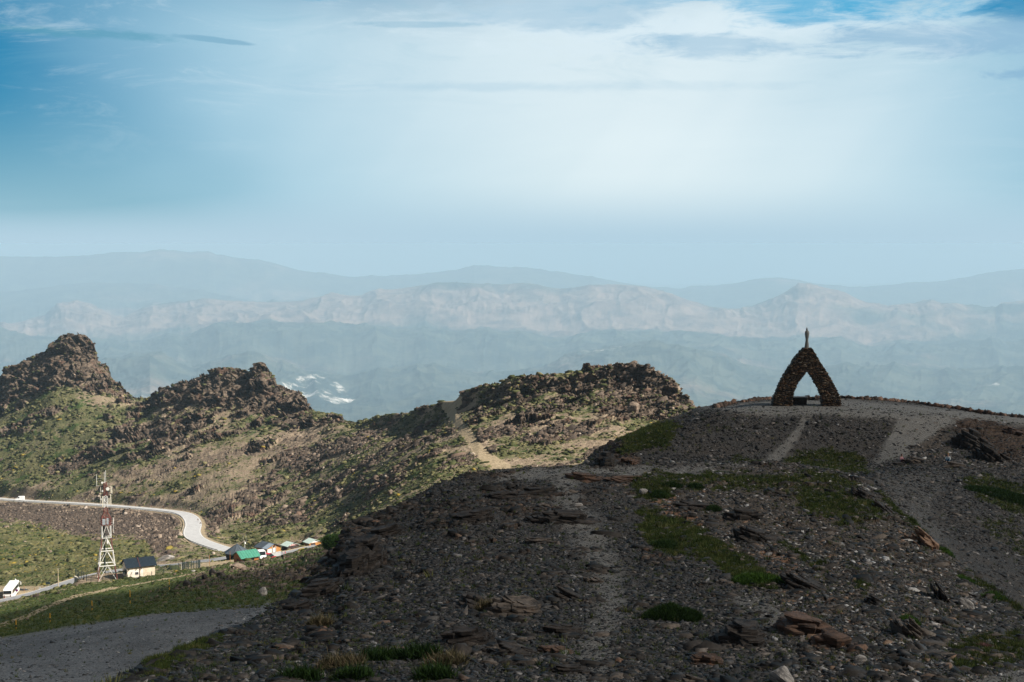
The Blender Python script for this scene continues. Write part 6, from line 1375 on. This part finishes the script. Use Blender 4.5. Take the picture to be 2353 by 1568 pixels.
def juniper(px, py, w, h, label):
    q = hit(px, py, 'far'); c = q[0]; s = c.y / F; t = thing('juniper_tree', label, 'tree', c); rs = np.random.RandomState(int(px)); n = 2600; Wm, Hm = w * s * .5, h * s
    m = MB(); m.bar((0, 0, -.3), (0, 0, Hm * .6), .16, 7, .05)
    for a in range(5): m.bar((0, 0, Hm * .15), (math.cos(a * 1.3) * Wm * .6, math.sin(a * 1.3) * Wm * .6, Hm * .6), .07, 5, .02)
    m.build('trunk', simple('bark', (.07, .05, .035), .9), t)
    cl = rs.rand(26, 3) * 2 - 1; cl /= np.linalg.norm(cl, axis=1, keepdims=True); cl *= (.35 + .55 * rs.rand(26, 1)); cc = cl[rs.randint(0, 26, n)] + rs.randn(n, 3) * .17; pos = cc * np.array([Wm, Wm, Hm * .52]) + np.array([0, 0, Hm * .5]); pos[:, 2] = np.maximum(pos[:, 2], .1)
    T = tuft(400, 8, .9, 1.0); M = rot_mats(rs.rand(n) * 6.28, rs.randn(n) * .8, rs.randn(n) * .8); V, Fc = T; W = np.einsum('nij,nvj->nvi', M, V[None] * np.array([2.5, 2.5, 1]) * (.35 + .2 * rs.rand(n))[:, None, None]) + pos[:, None]
    raw_mesh('crown', W.reshape(-1, 3), (Fc[None] + (np.arange(n) * len(V))[:, None, None]).reshape(-1, 3), LEAF[0], dict(rnd=np.repeat(rs.rand(n), len(V))), parent=t)
juniper(766, 1262, 52, 34, 'dark dense bush tree right of the rightmost kiosk shed')
for k, (px, py, w, l) in enumerate(((660, 985, 20, 'dark green bush on the slope below the layered rock'), (1420, 878, 14, 'small green bush high on the rocky ridge'), (1290, 1000, 14, 'small green bush on the ridge right of the foot path'), (1140, 995 - 30, 12, 'small green bush above the foot path'))): shrub(px, py, w, w * .5, 0, l, n=400, leaf=.3, tall=.7)

# ------------------------------------------------------------------ people
def skin_part(name, chain, mat, parent=None, root=0):
    V = [c[0] for c in chain]; E = [(c[2], i) for i, c in enumerate(chain) if c[2] is not None]
    me = bpy.data.meshes.new(name); me.from_pydata(V, E, []); o = bpy.data.objects.new(name, me); C.objects.link(o); o.parent = parent
    m = o.modifiers.new('skin', 'SKIN'); m.use_smooth_shade = True
    lay = me.skin_vertices[0] if me.skin_vertices else None
    if lay is None:
        bm = bmesh.new(); bm.from_mesh(me); bm.verts.layers.skin.verify(); bm.to_mesh(me); bm.free(); lay = me.skin_vertices[0]
    for i, c in enumerate(chain): lay.data[i].radius = (c[1], c[1]); lay.data[i].use_root = (i == root)
    s = o.modifiers.new('sub', 'SUBSURF'); s.levels = 1; s.render_levels = 2; me.materials.append(mat); return o
def seated(p, rz, label, shirt, trouser, hair, scale=1.0):
    t = thing('person', label, 'person', p, R(rz)); t.scale = (scale,) * 3; SK = simple('skin', (.46, .27, .19), .6, .05)
    B = [((0, 0, .12), .13, None), ((0, .02, .32), .12, 0), ((0, 0, .52), .13, 1), ((0, -.03, .62), .055, 2), ((0, -.05, .70), .075, 3), ((0, -.06, .79), .09, 4), ((0, -.05, .87), .07, 5)]
    for s in (-1, 1):
        i = len(B); B += [((s * .10, -.10, .13), .085, 0), ((s * .14, -.42, .40), .06, i), ((s * .13, -.62, .05), .045, i + 1), ((s * .13, -.76, .03), .035, i + 2)]
        j = len(B); B += [((s * .19, 0, .50), .055, 2), ((s * .26, -.10, .28), .042, j), ((s * .16, -.34, .34), .032, j + 1), ((s * .13, -.42, .36), .03, j + 2)]
        for q in range(5): B.append(((s * (.10 + q * .018), -.49 - .01 * (2 - abs(q - 2)), .35 - .01 * q), .009, j + 3))
    skin_part('body', B, SK, t)
    T = [((0, .0, .10), .145, None), ((0, .02, .32), .14, 0), ((0, 0, .50), .145, 1), ((0, -.02, .575), .075, 2)]
    for s in (-1, 1):
        i = len(T); T += [((s * .19, 0, .50), .068, 2), ((s * .26, -.10, .28), .055, i), ((s * .18, -.28, .325), .045, i + 1)]
    skin_part('shirt', T, shirt, t)
    Q = [((0, 0, .11), .15, None)]
    for s in (-1, 1):
        i = len(Q); Q += [((s * .10, -.10, .13), .10, 0), ((s * .14, -.42, .40), .075, i), ((s * .13, -.60, .10), .058, i + 1)]
    skin_part('trousers', Q, trouser, t)
    MB().lathe([(.02, .93), (.075, .91), (.10, .84), (.098, .78), (.06, .70)], 14, (0, -.02, 0)).build('hair', hair, t, smooth=True)
    MB().bar((0, -.145, .79), (0, -.165, .775), .014, 8).build('nose', SK, t)
    for s in (-1, 1): MB().bar((s * .035, -.135, .81), (s * .035, -.148, .81), .010, 8).build('eye', RUBBER, t)
    for s in (-1, 1): MB().box(s * .13 - .045, s * .13 + .045, -.84, -.62, 0, .07).build('shoe', DKST, t, bevel=.02)
p1 = hit(2071, 1062)[0]; seated(p1, 30, 'person in faded pink top sitting on the ground left of the slanting slab', simple('pink_cloth', (.36, .19, .22), .9), simple('mauve_trousers', (.17, .10, .12), .9), simple('dark_hair', (.03, .02, .015), .7))
p2 = hit(2178, 1061)[0]; seated(p2, -20, 'person in white top and blue trousers sitting on the mossy slab', simple('white_cloth', (.62, .68, .70), .9), simple('blue_trousers', (.03, .09, .16), .9), simple('sandy_hair', (.30, .17, .07), .7))


# ------------------------------------------------------------------ unseen cloud up to the right, shaped to shade the near ground
def make_shade_cloud():
    rnd = random.Random(5); H = 1700.0
    bm = bmesh.new(); k = H / S.z; off = S * k
    pts = []
    for x in range(-150, 231, 26):
        for y in range(-60, 245, 26):
            lim = 222 + 10 * math.sin(x * .03)
            if y > lim: continue
            pts.append((x + rnd.uniform(-9, 9), y + rnd.uniform(-9, 9)))
    for x, y in pts:
        r = rnd.uniform(22, 34)
        m = Matrix.Translation((x + off.x, y + off.y, -17 + off.z + rnd.uniform(-6, 6))) @ Matrix.Diagonal((1, 1, .55, 1))
        bmesh.ops.create_icosphere(bm, subdivisions=2, radius=r, matrix=m)
    me = bpy.data.meshes.new('cloud'); bm.to_mesh(me); bm.free(); me.shade_smooth()
    m, nt, b = newmat('cloud_white'); b.inputs['Base Color'].default_value = (.85, .86, .88, 1); me.materials.append(m)
    tr = nt.nodes.new('ShaderNodeBsdfTransparent'); mx = nt.nodes.new('ShaderNodeMixShader'); mx.inputs[0].default_value = .48
    nt.links.new(tr.outputs[0], mx.inputs[1]); nt.links.new(b.outputs[0], mx.inputs[2]); nt.links.new(mx.outputs[0], [q for q in nt.nodes if q.type == 'OUTPUT_MATERIAL'][0].inputs[0])
    o = bpy.data.objects.new('cloud', me); C.objects.link(o); rm = o.modifiers.new('hull', 'REMESH'); rm.mode = 'VOXEL'; rm.voxel_size = 7.0; rm.use_smooth_shade = True; tag(o, 'unseen white cloud placed between the sun and the near ridge to shade it', kind='structure')
make_shade_cloud()

# ------------------------------------------------------------------ haze
def make_haze():
    bm = bmesh.new(); bmesh.ops.create_cube(bm, size=1.0)
    zmin = float(min(PT[..., 2].min(), PF[..., 2].min())) - 5; 
    x0, x1, y0, y1, z0, z1 = -60000, 60000, -2000, 85000, zmin, 3.0
    for v in bm.verts: v.co = ((x0 + x1) / 2 + v.co.x * (x1 - x0), (y0 + y1) / 2 + v.co.y * (y1 - y0), (z0 + z1) / 2 + v.co.z * (z1 - z0))
    me = bpy.data.meshes.new('haze'); bm.to_mesh(me); bm.free()
    m = bpy.data.materials.new('haze_air'); m.use_nodes = True; nt = m.node_tree
    for n in list(nt.nodes):
        if n.type == 'BSDF_PRINCIPLED': nt.nodes.remove(n)
    v = nt.nodes.new('ShaderNodeVolumePrincipled'); v.inputs['Color'].default_value = (0.525, 0.745, 0.93, 1); v.inputs['Density'].default_value = 5.5e-5; v.inputs['Anisotropy'].default_value = 0.0
    nt.links.new(v.outputs[0], [n for n in nt.nodes if n.type == 'OUTPUT_MATERIAL'][0].inputs['Volume'])
    me.materials.append(m); o = bpy.data.objects.new('haze', me); C.objects.link(o); tag(o, 'pale blue haze filling the valley air', kind='stuff')
make_haze()
